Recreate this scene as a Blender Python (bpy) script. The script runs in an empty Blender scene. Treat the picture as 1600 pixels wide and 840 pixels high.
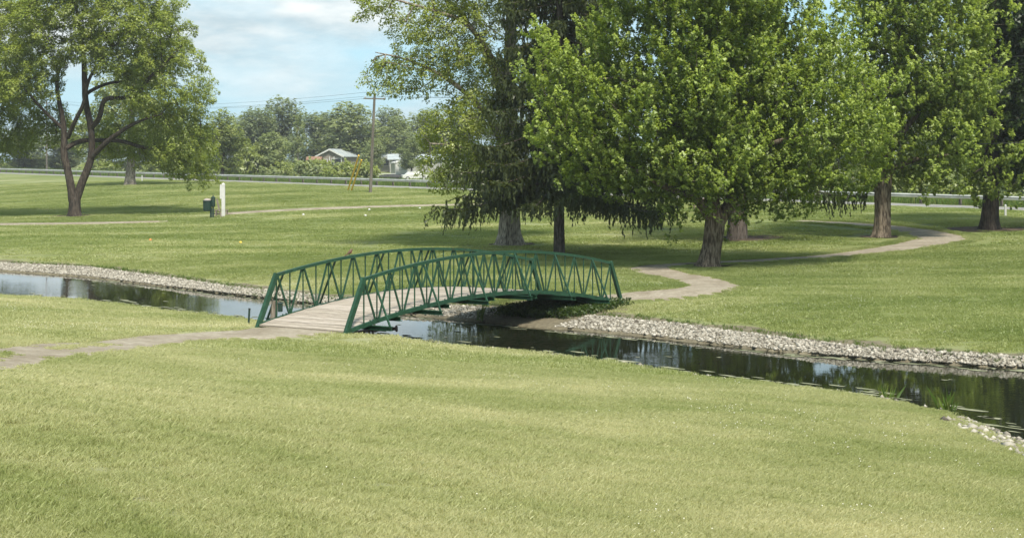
import bpy, math, random
import numpy as np

# ------------------------------------------------------------------ camera, sky, sun, exposure
scn = bpy.context.scene
C = scn.collection
FPX, HOR, CAMZ = 2600.0, 260.0, 3.9           # focal length in photo pixels, horizon row, lens height
cd = bpy.data.cameras.new('camera')
cam = bpy.data.objects.new('camera', cd); C.objects.link(cam)
cam.location = (0, 0, CAMZ); cam.rotation_euler = (math.radians(90), 0, 0)
cd.sensor_width = 36; cd.lens = FPX / 1600 * 36; cd.shift_y = -(420 - HOR) / 1600
cd.clip_start = 0.1; cd.clip_end = 6000
scn.camera = cam
scn.view_settings.view_transform = 'Standard'; scn.view_settings.look = 'None'
scn.view_settings.exposure = 1.55; scn.view_settings.gamma = 1.0
SUN_EL, SUN_AZ = math.radians(55), math.radians(162)    # azimuth clockwise from +Y: behind the camera, to its right
sd = bpy.data.lights.new('sun', 'SUN'); sd.energy = 2.5; sd.angle = math.radians(9.0); sd.color = (1, .935, .82)
sun = bpy.data.objects.new('sun', sd); C.objects.link(sun)
sun.rotation_euler = (math.pi / 2 - SUN_EL, 0, math.pi - SUN_AZ); sun.location = (0, 0, 60)
scn.cycles.max_bounces = 8; scn.cycles.transparent_max_bounces = 8
try:
    scn.cycles.use_denoising = True
except Exception:
    pass
w = bpy.data.worlds.new('World'); scn.world = w; w.use_nodes = True
nt = w.node_tree; nt.nodes.clear()
def N(tree, t, **kw):
    n = tree.nodes.new(t)
    for k, v in kw.items():
        if k.startswith('_'): setattr(n, k[1:], v)
        else: n.inputs[k].default_value = v
    return n
def LK(tree, a, b): tree.links.new(a, b)
sky = N(nt, 'ShaderNodeTexSky', _sky_type='NISHITA', _sun_disc=False, _sun_elevation=SUN_EL, _sun_rotation=SUN_AZ)
sky.dust_density = 1.5; sky.air_density = 1.0
tc = N(nt, 'ShaderNodeTexCoord')
mp = N(nt, 'ShaderNodeMapping'); mp.inputs['Scale'].default_value = (1.0, 1.0, 3.6); mp.inputs['Location'].default_value = (3.1, 7.7, 1.32)
LK(nt, tc.outputs['Generated'], mp.inputs['Vector'])
n1 = N(nt, 'ShaderNodeTexNoise', Scale=5.2, Detail=7.0, Roughness=.55, Distortion=.35); LK(nt, mp.outputs[0], n1.inputs['Vector'])
r1 = N(nt, 'ShaderNodeValToRGB'); r1.color_ramp.elements[0].position = .38; r1.color_ramp.elements[1].position = .60
r1.color_ramp.elements[0].color = (.12, .12, .12, 1); r1.color_ramp.elements[1].color = (1, 1, 1, 1)
LK(nt, n1.outputs['Fac'], r1.inputs['Fac'])
n2 = N(nt, 'ShaderNodeTexNoise', Scale=13.0, Detail=6.0, Roughness=.6); LK(nt, mp.outputs[0], n2.inputs['Vector'])
r2 = N(nt, 'ShaderNodeValToRGB'); r2.color_ramp.elements[0].position = .42; r2.color_ramp.elements[1].position = .68
r2.color_ramp.elements[0].color = (2.75, 3.45, 3.75, 1); r2.color_ramp.elements[1].color = (4.9, 5.1, 5.05, 1)
LK(nt, n2.outputs['Fac'], r2.inputs['Fac'])
blue = N(nt, 'ShaderNodeMix', _data_type='RGBA', _blend_type='MIX', Factor=.75)
LK(nt, sky.outputs[0], blue.inputs['A']); blue.inputs['B'].default_value = (1.9, 3.7, 4.7, 1)
mx = N(nt, 'ShaderNodeMix', _data_type='RGBA')
LK(nt, r1.outputs['Color'], mx.inputs['Factor']); LK(nt, blue.outputs['Result'], mx.inputs['A']); LK(nt, r2.outputs['Color'], mx.inputs['B'])
bg = N(nt, 'ShaderNodeBackground', Strength=.074); LK(nt, mx.outputs['Result'], bg.inputs['Color'])
wo = N(nt, 'ShaderNodeOutputWorld'); LK(nt, bg.outputs[0], wo.inputs['Surface'])

# ------------------------------------------------------------------ helpers
rng = np.random.default_rng(11)
def link_tag(o, label=None, cat=None, group=None, kind=None):
    if label: o['label'] = label
    if cat: o['category'] = cat
    if group: o['group'] = group
    if kind: o['kind'] = kind
    return o
def new_obj(name, mesh, parent=None, loc=None, rot=None):
    o = bpy.data.objects.new(name, mesh); C.objects.link(o)
    if parent is not None: o.parent = parent
    if loc is not None: o.location = loc
    if rot is not None: o.rotation_euler = rot
    return o
def empty(name, loc, label, cat, group=None, rz=0):
    o = bpy.data.objects.new(name, None); C.objects.link(o); o.location = loc; o.rotation_euler = (0, 0, rz)
    o.empty_display_size = .3
    return link_tag(o, label, cat, group)
def np_mesh(name, V, F, mat, smooth=False, attrs=None):
    """V (n,3), F (m,k) same-sized faces"""
    V = np.ascontiguousarray(V, np.float32); F = np.ascontiguousarray(F, np.int32)
    me = bpy.data.meshes.new(name); k = F.shape[1]
    me.vertices.add(len(V)); me.vertices.foreach_set('co', V.ravel())
    me.loops.add(F.size); me.loops.foreach_set('vertex_index', F.ravel())
    me.polygons.add(len(F)); me.polygons.foreach_set('loop_start', np.arange(0, F.size, k, dtype=np.int32))
    me.polygons.foreach_set('loop_total', np.full(len(F), k, np.int32))
    if smooth: me.polygons.foreach_set('use_smooth', np.ones(len(F), bool))
    me.update(calc_edges=True)
    for an, av in (attrs or {}).items():
        a = me.attributes.new(an, 'FLOAT', 'POINT'); a.data.foreach_set('value', np.ascontiguousarray(av, np.float32))
    if mat: me.materials.append(mat)
    return me
class MB:
    def __init__(s): s.v = []; s.f = []
    def add(s, vs, fs):
        b = len(s.v); s.v += [tuple(map(float, p)) for p in vs]; s.f += [tuple(i + b for i in f) for f in fs]; return s
    def box(s, c, d, bev=0.0):
        x, y, z = c; a, b, h = d[0] / 2, d[1] / 2, d[2] / 2
        return s.add([(x + i * a, y + j * b, z + k * h) for k in (-1, 1) for j in (-1, 1) for i in (-1, 1)],
                     [(0, 2, 3, 1), (4, 5, 7, 6), (0, 1, 5, 4), (2, 6, 7, 3), (0, 4, 6, 2), (1, 3, 7, 5)])
    def beam(s, p, q, wd, ht, up=(0, 0, 1)):
        p = np.array(p, float); q = np.array(q, float); d = q - p; d /= np.linalg.norm(d)
        up = np.array(up, float); sd_ = np.cross(d, up)
        if np.linalg.norm(sd_) < 1e-4: sd_ = np.cross(d, (1, 0, 0))
        sd_ /= np.linalg.norm(sd_); u2 = np.cross(sd_, d)
        vs = [e + sd_ * i * wd / 2 + u2 * j * ht / 2 for e in (p, q) for i, j in ((-1, -1), (1, -1), (1, 1), (-1, 1))]
        return s.add(vs, [(0, 1, 2, 3), (7, 6, 5, 4), (0, 4, 5, 1), (1, 5, 6, 2), (2, 6, 7, 3), (3, 7, 4, 0)])
    def tube(s, pts, rad, n=8, cap=True):
        V, F = tube_np([np.array(p, float) for p in pts], rad if hasattr(rad, '__len__') else [rad] * len(pts), n)
        b = len(s.v); s.add(V, F.tolist())
        if cap:
            s.f.append(tuple(b + i for i in range(n))[::-1]); m = b + (len(pts) - 1) * n; s.f.append(tuple(m + i for i in range(n)))
        return s
    def lathe(s, c, prof, n=12):
        V = []; F = []
        for r, z in prof:
            for i in range(n):
                a = 2 * math.pi * i / n; V.append((c[0] + r * math.cos(a), c[1] + r * math.sin(a), c[2] + z))
        for k in range(len(prof) - 1):
            for i in range(n): F.append((k * n + i, k * n + (i + 1) % n, (k + 1) * n + (i + 1) % n, (k + 1) * n + i))
        F.append(tuple(range(n))[::-1]); m = (len(prof) - 1) * n; F.append(tuple(m + i for i in range(n)))
        return s.add(V, F)
    def mesh(s, name, mat, smooth=False):
        me = bpy.data.meshes.new(name); me.from_pydata(s.v, [], s.f); me.update()
        if smooth: me.polygons.foreach_set('use_smooth', np.ones(len(me.polygons), bool))
        me.materials.append(mat); return me
    def obj(s, name, mat, parent=None, loc=None, smooth=False, rot=None):
        return new_obj(name, s.mesh(name, mat, smooth), parent, loc, rot)
def tube_np(P, R, n=6, wob=None):
    P = np.array(P, float); m = len(P); T = np.gradient(P, axis=0); T /= np.linalg.norm(T, axis=1)[:, None] + 1e-9
    ref = np.array([1., 0, 0]) if abs(T[0][0]) < .8 else np.array([0, 1., 0])
    V = np.zeros((m, n, 3)); a = np.arange(n) * 2 * np.pi / n
    s = np.cross(T[0], ref); s /= np.linalg.norm(s)
    for i in range(m):
        s = s - T[i] * np.dot(s, T[i]); s /= np.linalg.norm(s) + 1e-9; u = np.cross(T[i], s)
        r = R[i] * (wob[i] if wob is not None else np.ones(n))
        V[i] = P[i] + (np.cos(a) * r)[:, None] * s + (np.sin(a) * r)[:, None] * u
    idx = np.arange(m * n).reshape(m, n); nx = np.roll(idx, -1, 1)
    F = np.stack([idx[:-1], nx[:-1], nx[1:], idx[1:]], -1).reshape(-1, 4)
    return V.reshape(-1, 3), F
def sstep(a, b, x):
    t = np.clip((x - a) / (b - a), 0, 1); return t * t * (3 - 2 * t)
def noise2(x, y, s=1.0, seed=0):
    r = np.random.default_rng(seed); o = 0
    for k in range(7):
        a = r.uniform(0, 6.28); f = s * r.uniform(.6, 1.9); o = o + np.sin((x * np.cos(a) + y * np.sin(a)) * f + r.uniform(0, 6.28))
    return o / 7

# ------------------------------------------------------------------ materials
def mat(name, col=(.5, .5, .5), rough=.7, metal=0, spec=.5):
    m = bpy.data.materials.new(name); m.use_nodes = True; b = m.node_tree.nodes['Principled BSDF']
    b.inputs['Base Color'].default_value = (*col, 1); b.inputs['Roughness'].default_value = rough
    b.inputs['Metallic'].default_value = metal; b.inputs['Specular IOR Level'].default_value = spec
    return m
def noisy(name, cols, scale=5, rough=.8, detail=6, bump=0, bscale=30, spec=.3, coord='Object', metal=0, stretch=(1, 1, 1), pos=(.35, .65), r2=None):
    m = mat(name, cols[0], rough, metal, spec); t = m.node_tree; b = t.nodes['Principled BSDF']
    tc = N(t, 'ShaderNodeTexCoord'); mp = N(t, 'ShaderNodeMapping'); mp.inputs['Scale'].default_value = stretch
    LK(t, tc.outputs[coord], mp.inputs['Vector'])
    n = N(t, 'ShaderNodeTexNoise', Scale=scale, Detail=detail, Roughness=.6); LK(t, mp.outputs[0], n.inputs['Vector'])
    r = N(t, 'ShaderNodeValToRGB'); e = r.color_ramp.elements
    e[0].position, e[1].position = pos; e[0].color = (*cols[0], 1); e[1].color = (*cols[-1], 1)
    for i, c in enumerate(cols[1:-1]):
        q = e.new(pos[0] + (pos[1] - pos[0]) * (i + 1) / (len(cols) - 1)); q.color = (*c, 1)
    LK(t, n.outputs['Fac'], r.inputs['Fac']); LK(t, r.outputs['Color'], b.inputs['Base Color'])
    if bump:
        n2 = N(t, 'ShaderNodeTexNoise', Scale=bscale, Detail=8.0, Roughness=.65); LK(t, mp.outputs[0], n2.inputs['Vector'])
        bp = N(t, 'ShaderNodeBump', Strength=bump, Distance=.05); LK(t, n2.outputs['Fac'], bp.inputs['Height']); LK(t, bp.outputs[0], b.inputs['Normal'])
    return m
def lawn_colour(t):
    """shared by the ground sheet and the blades: large mown patches of straw and green, by place in the world"""
    ge = N(t, 'ShaderNodeNewGeometry')
    mp = N(t, 'ShaderNodeMapping'); mp.inputs['Scale'].default_value = (.55, 1, 1); LK(t, ge.outputs['Position'], mp.inputs['Vector'])
    a = N(t, 'ShaderNodeTexNoise', Scale=.16, Detail=4.0, Roughness=.6); LK(t, mp.outputs[0], a.inputs['Vector'])
    b = N(t, 'ShaderNodeTexNoise', Scale=1.1, Detail=5.0, Roughness=.65); LK(t, mp.outputs[0], b.inputs['Vector'])
    # the knoll by the camera is drier: distance along the slope
    dp = N(t, 'ShaderNodeVectorMath', _operation='DOT_PRODUCT'); LK(t, ge.outputs['Position'], dp.inputs[0]); dp.inputs[1].default_value = (.768, .64, 0)
    mr = N(t, 'ShaderNodeMapRange'); mr.inputs['From Min'].default_value = 22; mr.inputs['From Max'].default_value = 36
    mr.inputs['To Min'].default_value = .0; mr.inputs['To Max'].default_value = -.25; LK(t, dp.outputs['Value'], mr.inputs['Value'])
    m1 = N(t, 'ShaderNodeMath', _operation='MULTIPLY_ADD'); LK(t, a.outputs['Fac'], m1.inputs[0]); m1.inputs[1].default_value = 1.15; LK(t, mr.outputs[0], m1.inputs[2])
    m2 = N(t, 'ShaderNodeMath', _operation='MULTIPLY_ADD'); LK(t, b.outputs['Fac'], m2.inputs[0]); m2.inputs[1].default_value = .40; LK(t, m1.outputs[0], m2.inputs[2])
    r = N(t, 'ShaderNodeValToRGB'); e = r.color_ramp.elements
    e[0].position = .42; e[1].position = .94; e[0].color = GC[0]; e[1].color = GC[3]
    q = e.new(.57); q.color = GC[1]; q = e.new(.73); q.color = GC[2]
    LK(t, m2.outputs[0], r.inputs['Fac'])
    return r.outputs['Color']
GC = [(.190, .234, .070, 1), (.266, .300, .114, 1), (.365, .378, .190, 1), (.485, .470, .293, 1)]
# ground sheet
M_ground = mat('lawn_ground', rough=.95, spec=.1); t = M_ground.node_tree; b = t.nodes['Principled BSDF']
gc = lawn_colour(t)
at = N(t, 'ShaderNodeAttribute', _attribute_name='soil'); ge = N(t, 'ShaderNodeNewGeometry')
sn = N(t, 'ShaderNodeTexNoise', Scale=2.2, Detail=7.0, Roughness=.7); LK(t, ge.outputs['Position'], sn.inputs['Vector'])
ma = N(t, 'ShaderNodeMath', _operation='ADD'); LK(t, at.outputs['Fac'], ma.inputs[0]); LK(t, sn.outputs['Fac'], ma.inputs[1])
rp = N(t, 'ShaderNodeMapRange'); rp.inputs['From Min'].default_value = .85; rp.inputs['From Max'].default_value = 1.05; LK(t, ma.outputs[0], rp.inputs['Value'])
sc_ = N(t, 'ShaderNodeValToRGB'); sc_.color_ramp.elements[0].color = (.05, .042, .03, 1); sc_.color_ramp.elements[1].color = (.25, .22, .15, 1)
sn2 = N(t, 'ShaderNodeTexNoise', Scale=9.0, Detail=6.0); LK(t, ge.outputs['Position'], sn2.inputs['Vector']); LK(t, sn2.outputs['Fac'], sc_.inputs['Fac'])
dk = N(t, 'ShaderNodeMix', _data_type='RGBA'); LK(t, rp.outputs[0], dk.inputs['Factor']); gv = N(t, 'ShaderNodeVectorMath', _operation='SCALE'); gv.inputs['Scale'].default_value = .62; LK(t, gc, gv.inputs[0]); LK(t, gv.outputs[0], dk.inputs['A']); LK(t, sc_.outputs['Color'], dk.inputs['B'])
LK(t, dk.outputs['Result'], b.inputs['Base Color'])
fn = N(t, 'ShaderNodeTexNoise', Scale=24.0, Detail=5.0, Roughness=.7); LK(t, ge.outputs['Position'], fn.inputs['Vector'])
bp = N(t, 'ShaderNodeBump', Strength=.8, Distance=.04); LK(t, fn.outputs['Fac'], bp.inputs['Height']); LK(t, bp.outputs[0], b.inputs['Normal'])
# blades
def blade_mat(name, use_lawn=True, cols=None, gain=1.0):
    m = bpy.data.materials.new(name); m.use_nodes = True; t = m.node_tree; t.nodes.clear()
    at = N(t, 'ShaderNodeAttribute', _attribute_name='tint')
    if use_lawn:
        c = lawn_colour(t)
        mr = N(t, 'ShaderNodeMapRange'); mr.inputs['To Min'].default_value = .98; mr.inputs['To Max'].default_value = 1.28; LK(t, at.outputs['Fac'], mr.inputs['Value'])
        vm = N(t, 'ShaderNodeVectorMath', _operation='SCALE'); LK(t, c, vm.inputs[0]); LK(t, mr.outputs[0], vm.inputs['Scale']); col = vm.outputs[0]
    else:
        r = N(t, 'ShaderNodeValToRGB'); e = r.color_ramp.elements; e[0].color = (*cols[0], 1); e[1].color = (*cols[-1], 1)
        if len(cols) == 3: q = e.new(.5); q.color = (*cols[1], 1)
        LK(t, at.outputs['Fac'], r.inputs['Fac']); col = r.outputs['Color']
    d = N(t, 'ShaderNodeBsdfDiffuse'); tr = N(t, 'ShaderNodeBsdfTranslucent'); gl = N(t, 'ShaderNodeBsdfGlossy', Roughness=.45)
    gl.inputs['Color'].default_value = (.5, .5, .5, 1)
    LK(t, col, d.inputs['Color'])
    tv = N(t, 'ShaderNodeVectorMath', _operation='MULTIPLY'); LK(t, col, tv.inputs[0]); tv.inputs[1].default_value = (1.25, 1.2, .6); LK(t, tv.outputs[0], tr.inputs['Color'])
    m1 = N(t, 'ShaderNodeMixShader', Fac=.47); LK(t, d.outputs[0], m1.inputs[1]); LK(t, tr.outputs[0], m1.inputs[2])
    m2 = N(t, 'ShaderNodeMixShader', Fac=.05); LK(t, m1.outputs[0], m2.inputs[1]); LK(t, gl.outputs[0], m2.inputs[2])
    o = N(t, 'ShaderNodeOutputMaterial'); LK(t, m2.outputs[0], o.inputs['Surface']); return m
M_blade = blade_mat('grass_blade')
M_reed = blade_mat('reed_blade', False, [(.06, .11, .02), (.13, .21, .035), (.26, .27, .09)])
M_weed = blade_mat('weed_leaf', False, [(.03, .06, .012), (.07, .11, .02), (.14, .16, .05)])
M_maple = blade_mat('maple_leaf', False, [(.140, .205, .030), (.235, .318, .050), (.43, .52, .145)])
M_locust = blade_mat('locust_leaf', False, [(.140, .188, .030), (.240, .300, .052), (.38, .43, .11)])
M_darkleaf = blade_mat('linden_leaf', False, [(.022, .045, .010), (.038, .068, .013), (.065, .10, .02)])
M_sugar = blade_mat('silver_maple_leaf', False, [(.155, .205, .034), (.26, .318, .058), (.42, .47, .13)])
M_needle = blade_mat('spruce_needle', False, [(.040, .055, .020), (.075, .098, .032), (.14, .165, .06)])
M_far = [blade_mat('far_leaf_' + n, False, c) for n, c in (('deep', [(.10, .135, .065), (.18, .225, .105), (.29, .33, .16)]),
         ('mid', [(.14, .18, .08), (.23, .28, .12), (.35, .39, .19)]), ('bright', [(.12, .16, .042), (.21, .26, .066), (.35, .39, .13)]))]
M_clover = mat('clover_flower', (.72, .70, .60), .8)
M_bark = {}
for k, cs in {'maple': [(.035, .027, .020), (.115, .090, .066), (.235, .195, .15)], 'grey': [(.07, .06, .048), (.21, .18, .145), (.36, .325, .27)],
              'dark': [(.018, .014, .012), (.045, .036, .029), (.085, .070, .056)], 'spruce': [(.04, .032, .027), (.10, .083, .07), (.17, .145, .125)]}.items():
    M_bark[k] = noisy('bark_' + k, cs, 13, .9, 8, 1.0, 16, .15, stretch=(1, 1, .2), pos=(.36, .62))
M_green = noisy('green_paint', [(.030, .030, .016), (.008, .040, .019), (.012, .054, .026), (.030, .080, .048)], 9, .5, 9, .12, 60, .4, pos=(.26, .74))
M_greend = noisy('dark_green_paint', [(.004, .020, .014), (.007, .030, .020)], 4, .5, 5, .1, 60, .5)
M_plank = []
for i, (a, c) in enumerate([((.25, .215, .175), (.37, .325, .27)), ((.27, .235, .195), (.40, .35, .30)), ((.22, .19, .155), (.34, .295, .245))]):
    M_plank.append(noisy('weathered_plank_%d' % i, [a, c], 3.5, .9, 8, .4, 14, .2, stretch=(6, 1, 6)))
M_wood = noisy('weathered_wood', [(.13, .105, .08), (.30, .26, .21)], 5, .9, 8, .5, 18, .2, stretch=(4, 4, .6))
M_gravel = noisy('path_gravel', [(.20, .172, .132), (.265, .232, .18), (.34, .305, .245)], 7, .95, 10, .35, 40, .15, coord='Object', pos=(.32, .70))
t = M_gravel.node_tree; b = t.nodes['Principled BSDF']; lk_ = b.inputs['Base Color'].links[0]; src_ = lk_.from_socket
ge = N(t, 'ShaderNodeNewGeometry'); wn2 = N(t, 'ShaderNodeTexNoise', Scale=.9, Detail=5.0, Roughness=.65); LK(t, ge.outputs['Position'], wn2.inputs['Vector'])
wr2 = N(t, 'ShaderNodeMapRange'); wr2.inputs['From Min'].default_value = .42; wr2.inputs['From Max'].default_value = .66; wr2.inputs['To Max'].default_value = .8; LK(t, wn2.outputs['Fac'], wr2.inputs['Value'])
wm = N(t, 'ShaderNodeMix', _data_type='RGBA'); LK(t, wr2.outputs[0], wm.inputs['Factor']); LK(t, src_, wm.inputs['A']); wm.inputs['B'].default_value = (.165, .135, .095, 1); LK(t, wm.outputs['Result'], b.inputs['Base Color'])
M_soil = noisy('bare_soil', [(.045, .034, .024), (.12, .092, .066)], 3, .95, 8, .8, 22, .1)
M_road = noisy('road_asphalt', [(.17, .165, .155), (.22, .215, .20)], .7, .9, 8, .2, 30, .2)
M_stone = None
M_steel = noisy('galvanised_steel', [(.36, .36, .34), (.50, .50, .48)], 1.3, .5, 6, .05, 20, .5, metal=.25)
M_post = noisy('post_wood', [(.07, .06, .05), (.16, .14, .12)], 4, .9, 6, .3, 20, .2)
M_pole = noisy('pole_wood', [(.085, .075, .062), (.17, .155, .13)], 2, .9, 8, .4, 16, .2, stretch=(3, 3, .3))
M_white = noisy('white_paint', [(.44, .44, .42), (.55, .55, .53)], 3, .6)
M_yellow = mat('yellow_plastic', (.80, .50, .06), .5)
M_black = mat('black_rubber', (.015, .015, .017), .7)
M_orange = mat('orange_plastic', (.75, .22, .06), .5)
M_red = mat('faded_red_plastic', (.55, .16, .11), .6)
M_wire = mat('wire', (.05, .05, .055), .6)
M_rust = noisy('rusty_pipe', [(.10, .065, .05), (.24, .19, .17)], 6, .7, 8, .3, 30)
# water
M_water = mat('stream_water', (.012, .014, .007), .012, 0, .5); t = M_water.node_tree; b = t.nodes['Principled BSDF']
b.inputs['IOR'].default_value = 1.36
ge = N(t, 'ShaderNodeNewGeometry'); mp = N(t, 'ShaderNodeMapping'); mp.inputs['Scale'].default_value = (1.0, 2.4, 1); mp.inputs['Rotation'].default_value = (0, 0, .25)
LK(t, ge.outputs['Position'], mp.inputs['Vector'])
wn = N(t, 'ShaderNodeTexNoise', Scale=2.6, Detail=3.0, Roughness=.5, Distortion=.6); LK(t, mp.outputs[0], wn.inputs['Vector'])
wp = N(t, 'ShaderNodeTexNoise', Scale=.22, Detail=2.0); LK(t, ge.outputs['Position'], wp.inputs['Vector'])
wr = N(t, 'ShaderNodeMapRange'); wr.inputs['From Min'].default_value = .42; wr.inputs['From Max'].default_value = .62; wr.inputs['To Min'].default_value = .006; wr.inputs['To Max'].default_value = .045
LK(t, wp.outputs['Fac'], wr.inputs['Value'])
bp = N(t, 'ShaderNodeBump', Distance=.06); LK(t, wr.outputs[0], bp.inputs['Strength']); LK(t, wn.outputs['Fac'], bp.inputs['Height']); LK(t, bp.outputs[0], b.inputs['Normal'])
def stone_mat():
    m = mat('riprap_stone', rough=.9, spec=.2); t = m.node_tree; b = t.nodes['Principled BSDF']
    at = N(t, 'ShaderNodeAttribute', _attribute_name='tint'); r = N(t, 'ShaderNodeValToRGB'); e = r.color_ramp.elements
    e[0].color = (.10, .088, .07, 1); e[1].color = (.42, .39, .335, 1); q = e.new(.5); q.color = (.24, .22, .18, 1)
    LK(t, at.outputs['Fac'], r.inputs['Fac']); LK(t, r.outputs['Color'], b.inputs['Base Color']); return m
M_stone = stone_mat()
def scum_mat():
    m = noisy('pond_scum', [(.12, .13, .065), (.24, .24, .16)], 3, .8); return m
M_scum = scum_mat()

# ------------------------------------------------------------------ the lie of the land
ZW = -.5
def on_plane(px, py, z):
    px = np.asarray(px, float); py = np.asarray(py, float); d = FPX * (CAMZ - z) / (py - HOR); return (px - 800) / FPX * d, d
NV = np.array([.768, .64]); TV = np.array([.64, -.768])
def prof(pts, z):
    p = np.array(pts, float); x, y = on_plane(p[:, 0], p[:, 1], z); a = x * NV[0] + y * NV[1]; tt = x * TV[0] + y * TV[1]
    o = np.argsort(tt); return tt[o], a[o]
near_e = prof([(-250, 451), (-120, 456), (0, 461), (131, 469), (262, 485), (341, 494), (400, 501), (500, 514), (620, 527), (700, 540), (800, 548), (880, 557), (980, 569), (1100, 588), (1230, 604), (1330, 615), (1470, 641), (1520, 661), (1600, 693), (1700, 739), (1780, 779)], ZW)
far_e = prof([(-250, 403), (-120, 413), (0, 424), (131, 433), (262, 449), (367, 461), (420, 467), (500, 477), (600, 488), (660, 495), (750, 504), (830, 512), (890, 516), (960, 522),
              (1060, 533), (1200, 549), (1360, 562), (1500, 571), (1600, 577), (1800, 592), (2100, 615)], ZW)
grav_e = prof([(-250, 393), (-120, 403), (0, 411), (131, 417), (262, 434), (367, 451), (420, 459), (500, 467), (600, 474), (660, 478), (720, 479), (800, 483), (885, 491), (960, 497),
               (1060, 507), (1200, 526), (1360, 546), (1500, 555), (1600, 562), (1800, 576), (2100, 598)], -.3)
MV = np.array([.828, .561]); RD = np.array([.561, -.828]); ROAD0 = 88.6
BC = np.array([-1.478, 45.12]); BA = .963; BL = 12.573; BW = 2.816; BDROP = -.165; BRISE = .60
BU = np.array([math.cos(BA), math.sin(BA)]); BV = np.array([-BU[1], BU[0]]); B0 = BC - BU * BL / 2; B1 = BC + BU * BL / 2
def ext(tt, pr):                        # edge line, carried straight on past its ends
    v = np.interp(tt, *pr)
    s0 = (pr[1][3] - pr[1][0]) / (pr[0][3] - pr[0][0]); s1 = (pr[1][-1] - pr[1][-4]) / (pr[0][-1] - pr[0][-4])
    return v + np.where(tt < pr[0][0], (tt - pr[0][0]) * s0 * .6, 0) + np.where(tt > pr[0][-1], (tt - pr[0][-1]) * s1 * .6, 0)
def stream(x, y):
    a = x * NV[0] + y * NV[1]; tt = x * TV[0] + y * TV[1]
    a1, a2, a3 = ext(tt, near_e), ext(tt, far_e), ext(tt, grav_e)
    a2 = np.maximum(a2, a1 + 2.2); a3 = np.maximum(a3, a2 + .5)
    return a, tt, a1, a2, a3
def road_z(x): return 1.5 - .0135 * np.clip(x, -130, 60)
def terrain(x, y):
    x = np.asarray(x, float); y = np.asarray(y, float)
    a, tt, a1, a2, a3 = stream(x, y)
    q = a1 - a
    zn = np.interp(q, [0, 1.0, 5.5, 9.5, 15, 22, 32, 60], [-.48, -.42, -.06, .20, .80, 1.9, 2.5, 2.8])
    mid = (a1 + a2) / 2; hw = (a2 - a1) / 2
    zc = ZW - .75 * np.clip(1 - ((a - mid) / hw) ** 2, 0, 1) ** .6 + .03 * np.clip(np.abs(a - mid) / hw, 0, 1) ** 8
    zg = ZW + .03 + (.19) * np.clip((a - a2) / (a3 - a2), 0, 1)
    rr = x * MV[0] + y * MV[1] - ROAD0; rz = road_z(x)
    zb = -.30 + .28 * sstep(0, 5, a - a3)
    zf = zb + (rz - zb) * sstep(-52, -2, rr)
    beyond = np.interp(rr, [8, 12, 30, 60, 110, 200, 500, 3000], [0, -.35, -.5, .4, 1.6, 2.4, 5, 20])
    zf = zf + np.where(rr > 8, beyond, 0)
    z = np.where(a < a1, zn, np.where(a < a2, zc, np.where(a < a3, zg, zf)))
    und = .045 * noise2(x, y, .35, 3) + .02 * noise2(x, y, 1.3, 5)
    dry = np.where(a < a1, sstep(.3, 4, q), np.where(a > a3, sstep(.2, 5, a - a3), 0)) * (1 - sstep(-6, -1.5, rr) * (1 - sstep(9, 14, rr)))
    z = z + und * dry
    # made-up ground at the two ends of the bridge
    for p, zt in ((B0 - BU * .9, -.02), (B1 + BU * 1.1, BDROP - .03)):
        e = (x - p[0]) * BU[0] + (y - p[1]) * BU[1]; l = (x - p[0]) * BV[0] + (y - p[1]) * BV[1]
        g = np.exp(-(np.abs(e) / 2.0) ** 4 - (np.abs(l) / 3.2) ** 4); z = z + (zt - z) * g * np.where(z > ZW - .02, 1, 1)
    return z
def G(px, py):                           # the point of the land seen at a place in the photograph
    d = 5.0; last = 1
    ds = np.geomspace(6, 900, 4000); xs = (px - 800) / FPX * ds; zs = CAMZ - (py - HOR) / FPX * ds
    hit = np.where(terrain(xs, ds) >= zs)[0]; i = hit[0] if len(hit) else len(ds) - 1
    return np.array([xs[i], ds[i], float(terrain(xs[i], ds[i]))])

def axis_grid(lo, hi, f0, f1, step, g=1.13):
    c = list(np.arange(f0, f1 + 1e-6, step)); s = step; v = f1
    while v < hi: s = min(s * g, 60); v += s; c.append(v)
    s = step; v = f0
    while v > lo: s = min(s * g, 60); v -= s; c.insert(0, v)
    return np.array(c)
gx = axis_grid(-900, 900, -28, 22, .3); gy = axis_grid(-60, 2600, 9, 84, .3, 1.07)
X, Y = np.meshgrid(gx, gy); Z = terrain(X, Y)
a, tt, a1, a2, a3 = stream(X, Y)
wn_ = noise2(X, Y, 1.7, 8)
soil = np.where(a < a1, .55 * (1 - sstep(0, .7, a1 - a)), np.where(a < a3, 1.0, (.85 + .35 * wn_) * (1 - sstep(.2, 1.7 + .8 * wn_, a - a3))))
be = (X - B1[0]) * BU[0] + (Y - B1[1]) * BU[1]; bl = (X - B1[0]) * BV[0] + (Y - B1[1]) * BV[1]
soil = np.maximum(soil, .9 * np.exp(-((be + 1.2) / 1.6) ** 2 - (bl / 3.2) ** 2))
be0 = (X - B0[0]) * BU[0] + (Y - B0[1]) * BU[1]; bl0 = (X - B0[0]) * BV[0] + (Y - B0[1]) * BV[1]
soil = np.maximum(soil, .8 * np.exp(-((be0 - .9) / .9) ** 2 - (bl0 / 2.2) ** 2))
nxg, nyg = len(gx), len(gy); idx = np.arange(nxg * nyg).reshape(nyg, nxg)
F = np.stack([idx[:-1, :-1], idx[:-1, 1:], idx[1:, 1:], idx[1:, :-1]], -1).reshape(-1, 4)
ground = new_obj('ground', np_mesh('ground', np.stack([X, Y, Z], -1).reshape(-1, 3), F, M_ground, True, {'soil': soil.ravel()}))
link_tag(ground, 'mown golf course lawn sloping down to the stream and up to the road', kind='structure')

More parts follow.
